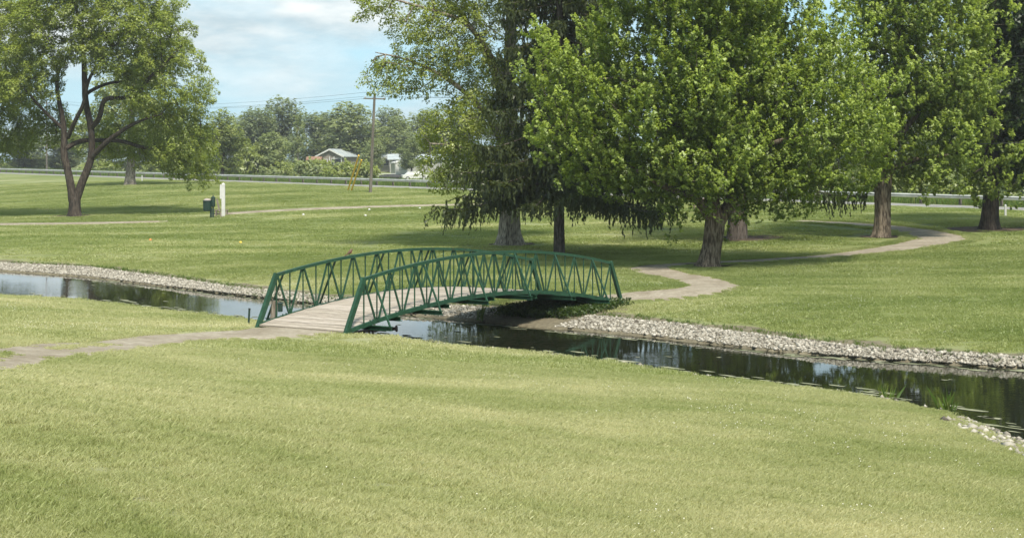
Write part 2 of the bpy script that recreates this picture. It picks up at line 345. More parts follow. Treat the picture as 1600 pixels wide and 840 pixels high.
# water: a ribbon laid in the channel
ts = np.arange(-85, 25, 1.0); rows = []
for s in ts:
    l, h = ext(np.array(s), near_e), ext(np.array(s), far_e)
    h = max(h, l + 2.2)
    for k in np.linspace(0, 1, 9):
        q = (l - 1.2) + (h - l + 2.0) * k; rows.append((NV[0] * q + TV[0] * s, NV[1] * q + TV[1] * s, ZW))
idx = np.arange(len(rows)).reshape(len(ts), 9)
F = np.stack([idx[:-1, :-1], idx[:-1, 1:], idx[1:, 1:], idx[1:, :-1]], -1).reshape(-1, 4)
link_tag(new_obj('stream', np_mesh('stream', np.array(rows), F[:, ::-1] if False else F, M_water)), 'still dark stream reflecting trees and sky below the bridge', kind='structure')

# paths
PATHS = []                               # (points, width) kept for leaving the grass out
def smooth_line(pts, step=.35, it=3):
    P = np.array(pts, float)
    for _ in range(it):                  # Chaikin
        q = np.empty((2 * len(P) - 2, P.shape[1])); q[0::2] = P[:-1] * .75 + P[1:] * .25; q[1::2] = P[:-1] * .25 + P[1:] * .75
        P = np.vstack([P[:1], q, P[-1:]])
    d = np.r_[0, np.cumsum(np.linalg.norm(np.diff(P, axis=0), axis=1))]; n = max(int(d[-1] / step), 4)
    s = np.linspace(0, d[-1], n); return np.stack([np.interp(s, d, P[:, k]) for k in range(P.shape[1])], 1)
def strip(name, pts, widths, m, lift, label, ragged=.2, cross=7, step=.35):
    P = smooth_line(np.c_[np.array(pts), np.array(widths)], step); T = np.gradient(P[:, :2], axis=0); T /= np.linalg.norm(T, axis=1)[:, None]
    nn = np.stack([-T[:, 1], T[:, 0]], 1); s = np.arange(len(P)) * step
    l = P[:, 2] / 2 + ragged * (noise2(s, s * 0, 2.1, 21) + noise2(s, s * 0, .6, 22)); r = P[:, 2] / 2 + ragged * (noise2(s, s * 0, 2.3, 31) + noise2(s, s * 0, .5, 32))
    V = []
    for k in np.linspace(-1, 1, cross):
        o = np.where(k < 0, r, l) * k; q = P[:, :2] + nn * o[:, None]; V.append(np.c_[q, terrain(q[:, 0], q[:, 1]) + lift - (lift + .02 if abs(k) == 1 else 0)])
    V = np.stack(V, 1).reshape(-1, 3); idx = np.arange(len(V)).reshape(len(P), cross)
    F = np.stack([idx[:-1, 1:], idx[:-1, :-1], idx[1:, :-1], idx[1:, 1:]], -1).reshape(-1, 4)
    o = new_obj(name, np_mesh(name, V, F, m, True)); link_tag(o, label, kind='structure')
    PATHS.append(P); return o
def gp(lst): return [tuple(G(*p)[:2]) for p in lst]
b_in = tuple(B0 + BU * .05); b_in2 = tuple(B0 - BU * 1.5); b_out = tuple(B1 - BU * .05); b_out2 = tuple(B1 + BU * 1.6)
pl = gp([(-230, 590), (0, 559), (110, 546), (220, 534), (320, 524)])
strip('path', pl + [b_in2, b_in], [1.9, 1.9, 1.9, 2.0, 2.1, 2.7, 2.9], M_gravel, .03, 'gravel cart path running from the left edge to the bridge')
pr = gp([(1075, 459), (1122, 449), (1090, 437), (1035, 428), (1010, 421), (1035, 415.5), (1110, 411.5), (1200, 407), (1300, 401), (1385, 391), (1450, 381), (1475, 373), (1448, 364), (1395, 356), (1330, 350), (1240, 346)])
strip('path', [b_out, b_out2] + pr, [2.9, 2.8, 2.5, 2.3, 2.2, 2.2, 2.2, 2.0, 2.0, 2.0, 2.1, 2.6, 3.0, 3.0, 2.8, 2.4, 2.2, 2.0], M_gravel, .03, 'gravel cart path winding from the bridge past the big maple')
strip('path', gp([(-160, 350), (0, 351), (120, 349.5), (200, 348), (262, 346.5)]), [3.0, 3.0, 2.8, 2.0, .3], M_gravel, .07, 'pale gravel path under the dark-limbed tree', step=.6)
strip('path', gp([(340, 335), (400, 331), (480, 327), (580, 323.5), (690, 321), (760, 319)]), [2.2, 2.0, 1.8, 1.7, 1.5, .4], M_gravel, .07, 'thin gravel path leading away from the white post', step=.6)
# road
def road_pt(s, r): p = MV * (ROAD0 + r) + RD * s; return p
rs = np.arange(-420, 160, 3.0); V = []
for s in rs:
    for r in (-.7, -.35, 3, 6.4, 6.8):
        p = road_pt(s, r); V.append((p[0], p[1], float(terrain(p[0], p[1])) + (.09 if abs(r - 3) < 3.4 else -.06)))
idx = np.arange(len(V)).reshape(len(rs), 5); F = np.stack([idx[:-1, 1:], idx[:-1, :-1], idx[1:, :-1], idx[1:, 1:]], -1).reshape(-1, 4)
link_tag(new_obj('road', np_mesh('road', np.array(V), F, M_road)), 'pale country road behind the golf course', kind='structure')

# ------------------------------------------------------------------ the footbridge
bridge = empty('footbridge', (B0[0], B0[1], 0), 'arched green steel truss footbridge with plank deck over the stream', 'bridge', rz=BA)
def bz(t): s = t / BL; return BDROP * s + BRISE * 4 * s * (1 - s)          # height of the bottom chord
TH = 1.10; ER = .66; SP = (BL - 2 * ER) / 23
def tz(t): return bz(t) + TH
pick = [ER + SP * i for i in range(24)]
def chord(y, f, t0, t1, wd, ht, n=23):
    mb = MB(); ts = np.linspace(t0, t1, n + 1); V = []; Fc = []
    for k, q in enumerate(ts):
        z = f(q)
        for (i, j) in ((-1, -1), (1, -1), (1, 1), (-1, 1)): V.append((q, y + i * wd / 2, z + j * ht / 2))
    for k in range(n):
        for e in range(4): Fc.append((k * 4 + e, (k + 1) * 4 + e, (k + 1) * 4 + (e + 1) % 4, k * 4 + (e + 1) % 4))
    Fc.append((0, 1, 2, 3)); m = n * 4; Fc.append((m + 3, m + 2, m + 1, m)); return mb.add(V, Fc)
for side in (-1, 1):
    y = side * BW / 2
    chord(y, lambda q: tz(q) + .0, ER - .035, BL - ER + .035, .075, .075).obj('top_chord', M_green, bridge)
    chord(y, bz, .02, BL - .02, .065, .10, 30).obj('bottom_chord', M_green, bridge)
    for e in (0, 1):
        f = (lambda q: q) if e == 0 else (lambda q: BL - q)
        MB().beam((f(-.03), y + side * .003, bz(f(0)) - .10), (f(ER), y + side * .003, tz(f(ER)) + .03), .085, .125, up=(1, 0, 0)).obj('end_post', M_green, bridge)
    for i, q in enumerate(pick):
        MB().beam((q, y, bz(q) + .045), (q, y, tz(q) - .035), .026, .026, up=(1, 0, 0)).obj('picket', M_green, bridge)
    bots = [1, 3, 5, 7, 9, 11, 12, 14, 16, 18, 20, 22]
    for bn in bots:
        for k, tp in ((-1, bn - 1), (1, bn + 1)):
            p0 = (pick[bn] + k * .045, y + side * (.014 if k > 0 else -.014), bz(pick[bn]) + .04); p1 = (pick[tp] - k * .03, y + side * (.014 if k > 0 else -.014), tz(pick[tp]) - .03)
            MB().beam(p0, p1, .026, .052, up=(1, 0, 0)).obj('diagonal', M_green, bridge)
# floor beams, every second one carried out past the truss with a raking brace
FBT = [.45 + .99 * k for k in range(12)]
for k, q in enumerate(FBT):
    long_ = (k % 2 == 1) if False else (k % 2 == 0)
    qq = q + .5
    ext_ = .62 if long_ else .10
    z = bz(qq) - .115
    mb = MB(); yy = BW / 2 + ext_
    mb.box((qq, 0, z + .045), (.11, 2 * yy, .014)); mb.box((qq, 0, z), (.016, 2 * yy - .01, .076)); mb.box((qq, 0, z - .045), (.11, 2 * yy, .014))
    mb.obj('floor_beam', M_green, bridge)
    if long_:
        for side in (-1, 1):
            MB().beam((qq, side * (yy - .05), z + .05), (qq, side * (BW / 2 + .04), tz(qq) - .03), .034, .045, up=(1, 0, 0)).obj('brace', M_green, bridge)
# stringers and deck planks
for yy in (-.95, -.32, .32, .95):
    chord(yy, lambda q: bz(q) - .045, .1, BL - .1, .06, .06, 20).obj('stringer', M_greend, bridge)
NP = 62; pw = BL / NP
pm = []
r0 = np.random.default_rng(5)
for k in range(6):
    mb = MB(); hw = BW / 2 - .045; n = 6; V = []
    for i in range(n + 1):
        x_ = -hw + 2 * hw * i / n; dz = r0.normal(0, .003)
        wdt = pw / 2 - .0045 + r0.normal(0, .0015)
        for (aa, zz) in ((-1, -1), (1, -1), (1, 1), (-1, 1)): V.append((aa * wdt, x_, zz * .02 + dz))
    Fc = []
    for i in range(n):
        for e in range(4): Fc.append((i * 4 + e, i * 4 + (e + 1) % 4, (i + 1) * 4 + (e + 1) % 4, (i + 1) * 4 + e))
    Fc += [(3, 2, 1, 0), (n * 4, n * 4 + 1, n * 4 + 2, n * 4 + 3)]
    pm.append(mb.add(V, Fc).mesh('plank', M_plank[k % 3]))
for i in range(NP):
    q = pw * (i + .5); sl = math.atan2(bz(q + .1) - bz(q - .1), .2)
    new_obj('plank', pm[int(r0.integers(6))], bridge, (q, r0.normal(0, .008), bz(q) + .015 + r0.normal(0, .003)), (0, -sl, 0))
# bolt heads along the bottom chords
bm_ = MB().lathe((0, 0, 0), [(.014, 0), (.016, .01), (.012, .03), (.004, .034)], 6).mesh('bolt', M_greend)
for q in FBT:
    for side in (-1, 1):
        for dd in (-.06, .06):
            t_ = q + .5 + dd; new_obj('bolt', bm_, bridge, (t_, side * BW / 2, bz(t_) + .05))
# bearing beam at the far end
MB().box((BL + .12, -BW / 2 - .12, BDROP - .085), (.30, .34, .10)).obj('bearing_block', M_green, bridge)
MB().box((BL - .1, 0, BDROP - .25), (.25, BW + .3, .25)).obj('abutment', M_wood, bridge)
MB().box((.14, 0, -.22), (.25, BW + .3, .25)).obj('abutment', M_wood, bridge)
# robin on the far rail
def bridge_pt(t, l, z): p = B0 + BU * t + BV * l; return (p[0], p[1], z)
tb = 3.45
bird = empty('bird', bridge_pt(tb, BW / 2, tz(tb) + .04), 'small brown bird perched on the far rail of the footbridge', 'bird', rz=.5)
M_bird = mat('bird_brown', (.10, .055, .035), .8); M_birdb = mat('bird_breast', (.28, .09, .04), .8)
MB().tube([(-.085, 0, .02), (-.05, 0, .045), (-.015, 0, .075), (.02, 0, .105), (.045, 0, .13), (.06, 0, .148), (.075, 0, .15), (.10, 0, .148)], [.008, .02, .038, .042, .032, .024, .016, .003], 8).obj('body', M_bird, bird, smooth=True)
MB().tube([(-.17, 0, -.035), (-.12, 0, 0), (-.06, 0, .04)], [.012, .014, .016], 6).obj('tail', M_bird, bird)
MB().tube([(.01, 0, .06), (.035, 0, .085), (.055, 0, .11)], [.022, .034, .018], 8).obj('breast', M_birdb, bird, smooth=True)
for s in (-1, 1): MB().tube([(0, s * .012, 0), (.003, s * .012, .05)], .004, 5).obj('leg', M_black, bird)

# ------------------------------------------------------------------ small things around the bridge
p = G(388, 506); m_ = empty('stake', p, 'dark green metal stake beside the left end of the bridge', 'stake')
MB().beam((0, 0, -.15), (.03, 0, .40), .05, .05, up=(0, 1, 0)).obj('shaft', M_greend, m_); MB().beam((.03, 0, .40), (.032, 0, .43), .058, .058, up=(0, 1, 0)).obj('cap', M_black, m_)
p = G(412, 500); m_ = MB().tube([(0, 0, -.05), (.01, 0, .06), (.012, 0, .13), (.012, 0, .16)], [.028, .03, .028, .018], 8).obj('marker', M_red, None, p); link_tag(m_, 'short faded red marker peg beside the bridge foot', 'marker')
pz = B0 + BU * .75 + BV * (BW / 2 + .22); pz = np.array([pz[0], pz[1], float(terrain(*pz))])
m_ = empty('mooring_post', pz, 'weathered grey timber post behind the far rail at the left end', 'post')
MB().tube([(0, 0, -.3), (.02, 0, .1), (.05, 0, .5), (.07, 0, .62 - pz[2] * .5)], [.10, .095, .085, .08], 10).obj('shaft', M_wood, m_)
MB().box((.19, .05, .50), (.10, .16, .20)).box((.19, .05, .61), (.12, .18, .025)).obj('box', M_greend, m_)
p = on_plane(597, 514, -.34); pp = np.array([float(p[0]), float(p[1]), -.34])
m_ = empty('drain_pipe', pp, 'rusty flanged pipe sticking out of the bank under the near rail', 'pipe')
MB().tube([(-.75, .1, -.10), (-.3, .05, -.03), (.36, -.05, .02)], .045, 10).obj('barrel', M_rust, m_); MB().tube([(.36, -.05, .02), (.40, -.055, .023)], .085, 12).obj('flange', M_rust, m_)
for (x_, y_, x2) in ((576, 512, 576), (586, 517, 579)):
    q = on_plane(x_, y_, -.4); m_ = MB().beam((0, 0, -.3), ((x2 - x_) * .02, .02, .28), .05, .05, up=(0, 1, 0)).obj('support_peg', M_rust, None, (float(q[0]), float(q[1]), -.4))
    link_tag(m_, 'short rusty peg upright under the near end of the bridge' if x_ == x2 else 'short rusty peg leaning sideways under the near end of the bridge', 'peg')

# ------------------------------------------------------------------ tee furniture
p = G(349, 338.5)
m_ = empty('tee_sign', p, 'tall white wooden post with a narrow board beside the litter bin', 'sign post')
MB().box((0, 0, 1.12), (.24, .16, 2.44)).obj('post', M_white, m_); MB().add([(-.12, -.08, 2.341), (.12, -.08, 2.341), (.12, .08, 2.341), (-.12, .08, 2.341), (0, 0, 2.44)], [(0, 1, 4), (1, 2, 4), (2, 3, 4), (3, 0, 4)]).obj('cap', M_white, m_)
MB().box((-.18, .02, 1.80), (.11, .22, 1.02)).obj('board', M_white, m_)
p = G(329, 340.5)
m_ = empty('litter_bin', p, 'dark green litter bin on a post left of the tall white post', 'bin')
MB().box((.03, 0, .25), (.13, .13, .9)).obj('post', M_greend, m_)
MB().lathe((-.22, -.05, .48), [(.26, 0), (.30, .06), (.31, .70), (.33, .71), (.33, .76), (.30, .77)], 14).obj('bucket', M_greend, m_)
MB().lathe((-.22, -.05, 1.25), [(.27, 0), (.22, .10), (.05, .14)], 12).obj('liner', mat('bin_liner', (.30, .26, .24), .8), m_)
m_ = empty('ball_washer', (p[0] + .20, p[1] - .1, p[2]), 'green ball washer with domed cap next to the litter bin', 'ball washer')
MB().box((0, 0, .45), (.10, .10, .95)).obj('post', M_greend, m_); MB().lathe((0, 0, .80), [(.12, 0), (.15, .05), (.15, .52), (.12, .58)], 12).obj('body', M_greend, m_)
MB().lathe((0, 0, 1.385), [(.17, 0), (.17, .06), (.10, .12), (.03, .15), (.05, .20), (.02, .25)], 12).obj('cap', M_greend, m_)
m_ = empty('scoreboard', (p[0] + .52, p[1] + .2, p[2]), 'leaning brown wooden board between ball washer and white post', 'board')
MB().beam((.10, 0, .45), (-.12, 0, 1.35), .50, .05, up=(1, 0, 0)).obj('panel', M_wood, m_); MB().beam((.25, 0, -.1), (.06, .05, .60), .07, .07).obj('leg', M_wood, m_)
p = G(345, 337.5); m_ = empty('bench', p, 'low brown wooden bench at the foot of the white post', 'bench')
MB().box((0, .3, .42), (1.0, .34, .06)).obj('seat', M_wood, m_)
for s in (-.38, .38): MB().box((s, .3, .16), (.10, .30, .459)).obj('leg', M_wood, m_)
ball = MB().lathe((0, 0, 0), [(.01, 0), (.09, .03), (.12, .10), (.10, .17), (.03, .21)], 10)
for (x_, y_, mt, lb) in ((474, 337, M_white, 'white tee marker nearest the white post'), (571, 338.5, M_white, 'white tee marker standing nearest the bridge arch'), (577, 329, M_white, 'white tee marker just below the utility pole'),
                         (656, 327, M_white, 'white tee marker farthest to the right'), (674, 334.5, M_black, 'single black tee marker on the mown tee'),
                         (235, 376, M_orange, 'orange tee marker on the lawn below the gravel path'), (376, 380, M_yellow, 'pale yellow tee marker on the lawn below the litter bin')):
    q = G(x_, y_); o = ball.obj('tee_marker', mt, None, q + np.array([0, 0, -.02]), True); link_tag(o, lb, 'tee marker', 'tee markers on the lawn')
    sc = .6 if y_ > 350 else .8; o.scale = (sc, sc, sc)
for (x_, y_, h, lb) in ((1571, 337, .62, 'short white stake on the lawn by the right-hand trunk'), (222, 283.5, .75, 'short white stake beside the pale trunk near the road')):
    q = G(x_, y_); m_ = MB().box((0, 0, h / 2 - .05), (.11, .11, h + .1)).add([(-.055, -.055, h), (.055, -.055, h), (.055, .055, h), (-.055, .055, h), (0, 0, h + .05)], [(0, 1, 4), (1, 2, 4), (2, 3, 4), (3, 0, 4)]).obj('stake', M_white, None, q); link_tag(m_, lb, 'stake')
q = G(1097, 331); m_ = empty('garden_bench', q, 'small reddish wooden bench far behind the big maple trunk', 'bench')
MB().box((0, 0, .45), (1.2, .4, .06)).obj('seat', M_rust, m_); MB().box((0, .2, .72), (1.2, .05, .3)).obj('backrest', M_rust, m_)
for s in (-.5, .5): MB().box((s, 0, .16), (.08, .36, .519)).obj('leg', M_rust, m_)

# ------------------------------------------------------------------ guardrail
gr0 = road_pt(0, 8.0)
gr = empty('guardrail', (gr0[0], gr0[1], float(terrain(*gr0))), 'long galvanised steel guardrail on posts along the far side of the road', 'guardrail')
wprof = [(0, -.156), (.02, -.13), (.08, -.09), (.08, -.05), (.012, -.012), (.012, .012), (.08, .05), (.08, .09), (.02, .13), (0, .156)]
RL = 7.62; base = np.array(gr.location)
for k in range(-46, 18):
    s0, s1 = k * RL, (k + 1) * RL + .15; V = []; Fc = []
    for e, s in enumerate((s0, s1)):
        p = road_pt(s, 8.0); z = float(terrain(p[0], p[1])) + .60
        for (o, h) in wprof:
            oo = o + (.006 if e == 1 else 0); V.append((p[0] - MV[0] * oo - base[0], p[1] - MV[1] * oo - base[1], z + h - base[2]))
    n = len(wprof)
    for i in range(n - 1): Fc.append((i, n + i, n + i + 1, i + 1))
    MB().add(V, Fc).obj('rail_section', M_steel, gr)
    for hf in (0, .5):
        p = road_pt(s0 + RL * hf + .3, 8.14); z = float(terrain(p[0], p[1])); o = MB().box((0, 0, .28), (.16, .18, .98)).obj('post', M_post, gr, (p[0] - base[0], p[1] - base[1], z - base[2]), rot=(0, 0, math.atan2(RD[1], RD[0])))

# ------------------------------------------------------------------ utility poles, wires, guys
PB = G(578.5, 300.5); s1 = FPX / PB[1]
def pole(p, h, lean, label):
    e = empty('utility_pole', p, label, 'utility pole')
    MB().tube([(0, 0, -.3), (lean * .5, 0, h * .5), (lean, 0, h)], [.16, .14, .11], 10).obj('shaft', M_pole, e)
    MB().beam((lean - 1.15 * RD[1], 1.15 * RD[0], h - .5), (lean + 1.15 * RD[1], -1.15 * RD[0], h - .5), .10, .12).obj('crossarm', M_pole, e)
    for k in (-1, 0, 1):
        MB().lathe((lean - 1.0 * k * RD[1], 1.0 * k * RD[0], h - .44 if k else h), [(.04, 0), (.06, .05), (.04, .1), (.05, .14), (.02, .18)], 8).obj('insulator', M_white, e)
    return e
ph1 = CAMZ + (HOR - 146) / s1 - PB[2]
pole(PB, ph1, 7 / s1, 'brown wooden utility pole standing on the lawn before the road')
P0xy = np.array([(73 - 800) / 8.6, FPX / 8.6]); P0 = np.array([*P0xy, float(terrain(*P0xy))]); ph0 = 13.5
pole(P0, ph0, 0, 'distant utility pole half hidden behind the dark-limbed tree')
P2xy = PB[:2] + (PB[:2] - P0xy) * .75; P2 = np.array([*P2xy, float(terrain(*P2xy))])
for i, (dk_, dh, lb) in enumerate(((-1, .14 - .44, 'power line wire, nearer one of the upper three'), (0, .18, 'power line wire, top one of the upper three'), (1, -.30, 'power line wire, farther one of the upper three'), (0, -3.9, 'lower cable strung between the utility poles'))):
    off = np.array([-RD[1] * dk_, RD[0] * dk_, 0.])
    A = P0 + off + (0, 0, ph0 + dh); B = PB + off + (7 / s1, 0, ph1 + dh); Cc = P2 + off + (0, 0, ph1 + dh)
    pts = []
    for (a_, b_) in ((A, B), (B, Cc)):
        for k in np.linspace(0, 1, 16): q = a_ + (b_ - a_) * k; pts.append(q - np.array([0, 0, 4 * k * (1 - k) * 1.2]))
    m_ = MB().tube(np.array(pts) - A, .012 if i < 3 else .016, 5).obj('wire', M_wire, None, A); link_tag(m_, lb, 'wire', 'wires on the utility poles')
for (gx_, gy_, tx, ty, lb) in ((543.5, 297.5, 555, 243, 'yellow guy wire guard, left of the pair by the pole'), (549, 298, 559.5, 250, 'yellow guy wire guard, right of the pair by the pole')):
    q = G(gx_, gy_); top = PB + np.array([7 / s1 * .8, 0, ph1 * .86 if gx_ < 546 else ph1 * .7]); d = (top - q); tt_ = (CAMZ + (HOR - ty) / (FPX / q[1]) - q[2]) / d[2]
    e = empty('guy_wire', q, lb, 'guy wire', 'guy wires of the utility pole')
    MB().tube([(0, 0, 0), tuple(d * tt_)], .085, 6).obj('guard', M_yellow, e); MB().tube([tuple(d * tt_), tuple(d)], .015, 5).obj('wire', M_wire, e); MB().tube([tuple(-d / d[2] * .3), (0, 0, 0)], .02, 5).obj('anchor', M_black, e)

# ------------------------------------------------------------------ trees
def unit(v): return v / (np.linalg.norm(v, axis=-1, keepdims=True) + 1e-9)
def leaf_mesh(name, c, nrm, dr, size, tint, m, wide=.40, fold=.12, vn=None):
    if vn is not None: nrm = nrm * np.where(np.sum(nrm * vn, -1, keepdims=True) < 0, -1, 1)
    dr = unit(dr - nrm * np.sum(dr * nrm, -1, keepdims=True)); sd_ = np.cross(nrm, dr); s = size[:, None]
    b_ = c - dr * s * .5; tp = c + dr * s * .5; l = c + sd_ * s * wide + nrm * s * fold; r = c - sd_ * s * wide + nrm * s * fold
    if vn is not None:                   # small leaves: one blade-shaped facet each
        n = len(c); V = np.stack([c + dr * s * .62, c - dr * s * .32 + sd_ * s * wide, c - dr * s * .32 - sd_ * s * wide], 1).reshape(-1, 3)
        me = np_mesh(name, V, np.arange(3 * n).reshape(-1, 3), m, True, {'tint': np.repeat(np.clip(tint, 0, 1), 3)})
        w_ = unit(vn * .8 + nrm * .2); cn = me.attributes.new('custom_normal', 'FLOAT_VECTOR', 'POINT'); cn.data.foreach_set('vector', np.ascontiguousarray(np.repeat(w_, 3, 0), np.float32).ravel()); me.update()
        return me                        # (the leaves take the soft shading of the mass they belong to)
    n = len(c); V = np.stack([b_, l, tp, r], 1).reshape(-1, 3); i = np.arange(n)[:, None] * 4
    F = np.concatenate([i + np.array([[0, 2, 1]]), i + np.array([[0, 3, 2]])], 1).reshape(-1, 3)
    return np_mesh(name, V, F, m, False, {'tint': np.repeat(np.clip(tint, 0, 1), 4)})
def resample(P, step=.45):
    P = np.array(P, float); d = np.r_[0, np.cumsum(np.linalg.norm(np.diff(P, axis=0), axis=1))]; n = max(int(d[-1] / step) + 1, 3)
    s = np.linspace(0, d[-1], n); return np.stack([np.interp(s, d, P[:, k]) for k in range(P.shape[1])], 1)
def chaikin(P, it=2):
    P = np.array(P, float)
    for _ in range(it):
        q = np.empty((2 * len(P) - 2, P.shape[1])); q[0::2] = P[:-1] * .75 + P[1:] * .25; q[1::2] = P[:-1] * .25 + P[1:] * .75
        P = np.vstack([P[:1], q, P[-1:]])
    return P
def clump_points(lobes, n, mind, r, zmin, shell=.30):
    """lobes (k,6) centre+radii; spread over the skins of the lobes, some inside"""
    L = np.array(lobes, float); ar = (L[:, 3] * L[:, 4] + L[:, 4] * L[:, 5] + L[:, 3] * L[:, 5]); ar /= ar.sum()
    out = []; grid = {}
    for _ in range(n * 14):
        k = r.choice(len(L), p=ar); d = unit(r.normal(size=3)); rad = 1 - shell * abs(r.normal()) * .8
        if r.random() < .18: rad = r.uniform(.25, .9)
        p = L[k, :3] + d * L[k, 3:] * max(rad, .1)
        if p[2] < zmin: continue
        q = np.sqrt((((p - L[:, :3]) / L[:, 3:]) ** 2).sum(1)); q[k] = 9
        if q.min() < .62 and r.random() < .85: continue
        c = tuple(np.floor(p / mind).astype(int)); ok = True
        for dx in (-1, 0, 1):
            for dy in (-1, 0, 1):
                for dz in (-1, 0, 1):
                    for o in grid.get((c[0] + dx, c[1] + dy, c[2] + dz), ()):
                        if (o[0] - p[0]) ** 2 + (o[1] - p[1]) ** 2 + (o[2] - p[2]) ** 2 < mind * mind: ok = False; break
                    if not ok: break
                if not ok: break
            if not ok: break
        if not ok: continue
        grid.setdefault(c, []).append(p); out.append(p)
        if len(out) >= n: break
    return np.array(out)
def skeleton(limbs, targets, r, zattach, rtip=.011, expo=2.25, bend=.35, lift=.15, step=.55):
    pos = []; par = []; dire = []; okn = []; rad = []; chains = []
    for P, R in limbs:
        Q = resample(chaikin(np.c_[np.array(P), np.array(R)], 2), .5); T = unit(np.gradient(Q[:, :3], axis=0))
        for i in range(len(Q)):
            pos.append(Q[i, :3]); par.append(len(pos) - 2 if i else -1); dire.append(T[i]); okn.append(Q[i, 2] > zattach); rad.append(Q[i, 3])
    nl = len(pos); LP = np.array(pos)
    dmin = np.array([np.min(np.linalg.norm(LP - t_, axis=1)) for t_ in targets]); order = np.argsort(dmin + r.normal(0, .3, len(dmin)))
    cap = nl + len(targets) * 14; A = np.zeros((cap, 3)); D = np.zeros((cap, 3)); OK = np.zeros(cap, bool)
    A[:nl] = pos; D[:nl] = dire; OK[:nl] = okn; cnt = nl; axes = np.zeros((len(targets), 3))
    for ti in order:
        t_ = targets[ti]; v = t_ - A[:cnt]; d = np.linalg.norm(v, axis=1) + 1e-6; cs = (v * D[:cnt]).sum(1) / d
        cost = d * (1 + .55 * (1 - cs)); cost[~OK[:cnt]] = 1e9; b_ = int(np.argmin(cost)); dd = d[b_]
        n = max(int(dd / step), 1); n = min(n, 12); p0 = A[b_]; ctl = p0 + D[b_] * dd * bend + (t_ - p0) * .25 + np.array([0, 0, dd * lift]) + r.normal(0, .05 * dd, 3)
        ch = [b_]; prev = b_
        for k in range(1, n + 1):
            u = k / n; q = (1 - u) ** 2 * p0 + 2 * u * (1 - u) * ctl + u * u * t_
            if k < n: q = q + r.normal(0, .03, 3)
            A[cnt] = q; D[cnt] = unit(q - A[prev]); OK[cnt] = True; par.append(prev); ch.append(cnt); prev = cnt; cnt += 1
        axes[ti] = D[cnt - 1]; chains.append(ch)
    w_ = np.zeros(cnt); tips = {c[-1] for c in chains}
    for i in tips: w_[i] += rtip ** expo
    for i in range(cnt - 1, nl - 1, -1): w_[par[i]] += w_[i]
    R = np.maximum(w_, rtip ** expo) ** (1 / expo)
    return A[:cnt], R, chains, axes
def wood_mesh(name, A, R, chains, m):
    Vs = []; Fs = []; b_ = 0
    for ch in chains:
        P = A[ch]; rr = R[ch].copy(); rr[0] = rr[1]; n = 6 if rr[0] > .05 else (4 if rr[0] > .02 else 3)
        if len(ch) == 2: P = np.vstack([P[0], P.mean(0), P[1]]); rr = np.array([rr[0], rr[0] * .9, rr[1]])
        rr[-1] *= .6; V, F = tube_np(P, rr, n)
        Vs.append(V); Fs.append(F + b_); b_ += len(V)
    return np_mesh(name, np.vstack(Vs), np.vstack(Fs), m, True)
def trunk_mesh(name, P, R, m, seed, flare=.7, fz=.45, n=26, ridge=.055):
    Q = resample(chaikin(np.c_[np.array(P, float), np.array(R)], 2), .22); z = Q[:, 2] - Q[0, 2]; a_ = np.arange(n) * 2 * np.pi / n; r = np.random.default_rng(seed)
    ph = r.uniform(0, 6.28, 6); tw = .25
    wob = np.array([1 + ridge * np.sin(5 * a_ + ph[0] + tw * zz) + ridge * .8 * np.sin(8 * a_ + ph[1] - tw * zz * 2) + ridge * .6 * np.sin(13 * a_ + ph[3] + tw * zz) + r.normal(0, ridge * .4, n)
                    + flare * np.exp(-max(zz, 0) / fz) * (.55 + .45 * np.sin(5 * a_ + ph[2])) for zz in z])
    V, F = tube_np(Q[:, :3], Q[:, 3], n, wob); return np_mesh(name, V, F, m, True)
UP = np.array([0, 0, 1.])
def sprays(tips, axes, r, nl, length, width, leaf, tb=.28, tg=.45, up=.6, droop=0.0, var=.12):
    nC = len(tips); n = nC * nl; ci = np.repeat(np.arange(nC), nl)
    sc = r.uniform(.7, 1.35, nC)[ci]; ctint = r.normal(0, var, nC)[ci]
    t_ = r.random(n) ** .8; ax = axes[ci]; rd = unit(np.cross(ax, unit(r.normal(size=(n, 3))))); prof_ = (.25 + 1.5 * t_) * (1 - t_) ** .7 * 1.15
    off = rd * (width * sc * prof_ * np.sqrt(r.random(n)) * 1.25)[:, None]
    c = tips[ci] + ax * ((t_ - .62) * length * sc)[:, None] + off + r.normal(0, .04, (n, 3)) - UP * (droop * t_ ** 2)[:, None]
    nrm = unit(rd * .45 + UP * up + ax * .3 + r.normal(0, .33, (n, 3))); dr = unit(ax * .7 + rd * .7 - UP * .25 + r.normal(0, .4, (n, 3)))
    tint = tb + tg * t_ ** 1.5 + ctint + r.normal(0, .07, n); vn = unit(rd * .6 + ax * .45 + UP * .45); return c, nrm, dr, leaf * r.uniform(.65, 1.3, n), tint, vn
def tongues(pts, axes, r, k, length, width):
    """each bough end carries a pointed tongue of sub-shoots"""
    n = len(pts); ci = np.repeat(np.arange(n), k); t_ = (np.tile(np.arange(k), n) + r.random(n * k)) / k; sc = np.clip(r.lognormal(-.05, .34, n), .55, 1.9)[ci]; ax = axes[ci]
    rd = unit(np.cross(ax, unit(r.normal(size=(n * k, 3))))); w_ = width * sc * (1.05 - t_) ** .75 * (.5 + .5 * r.random(n * k)); p = pts[ci] + ax * ((t_ - .65) * length * sc)[:, None] + rd * w_[:, None]
    return p, unit(ax * .7 + rd * .5 + UP * .3), unit(rd * .8 + ax * .35 + UP * .25), t_
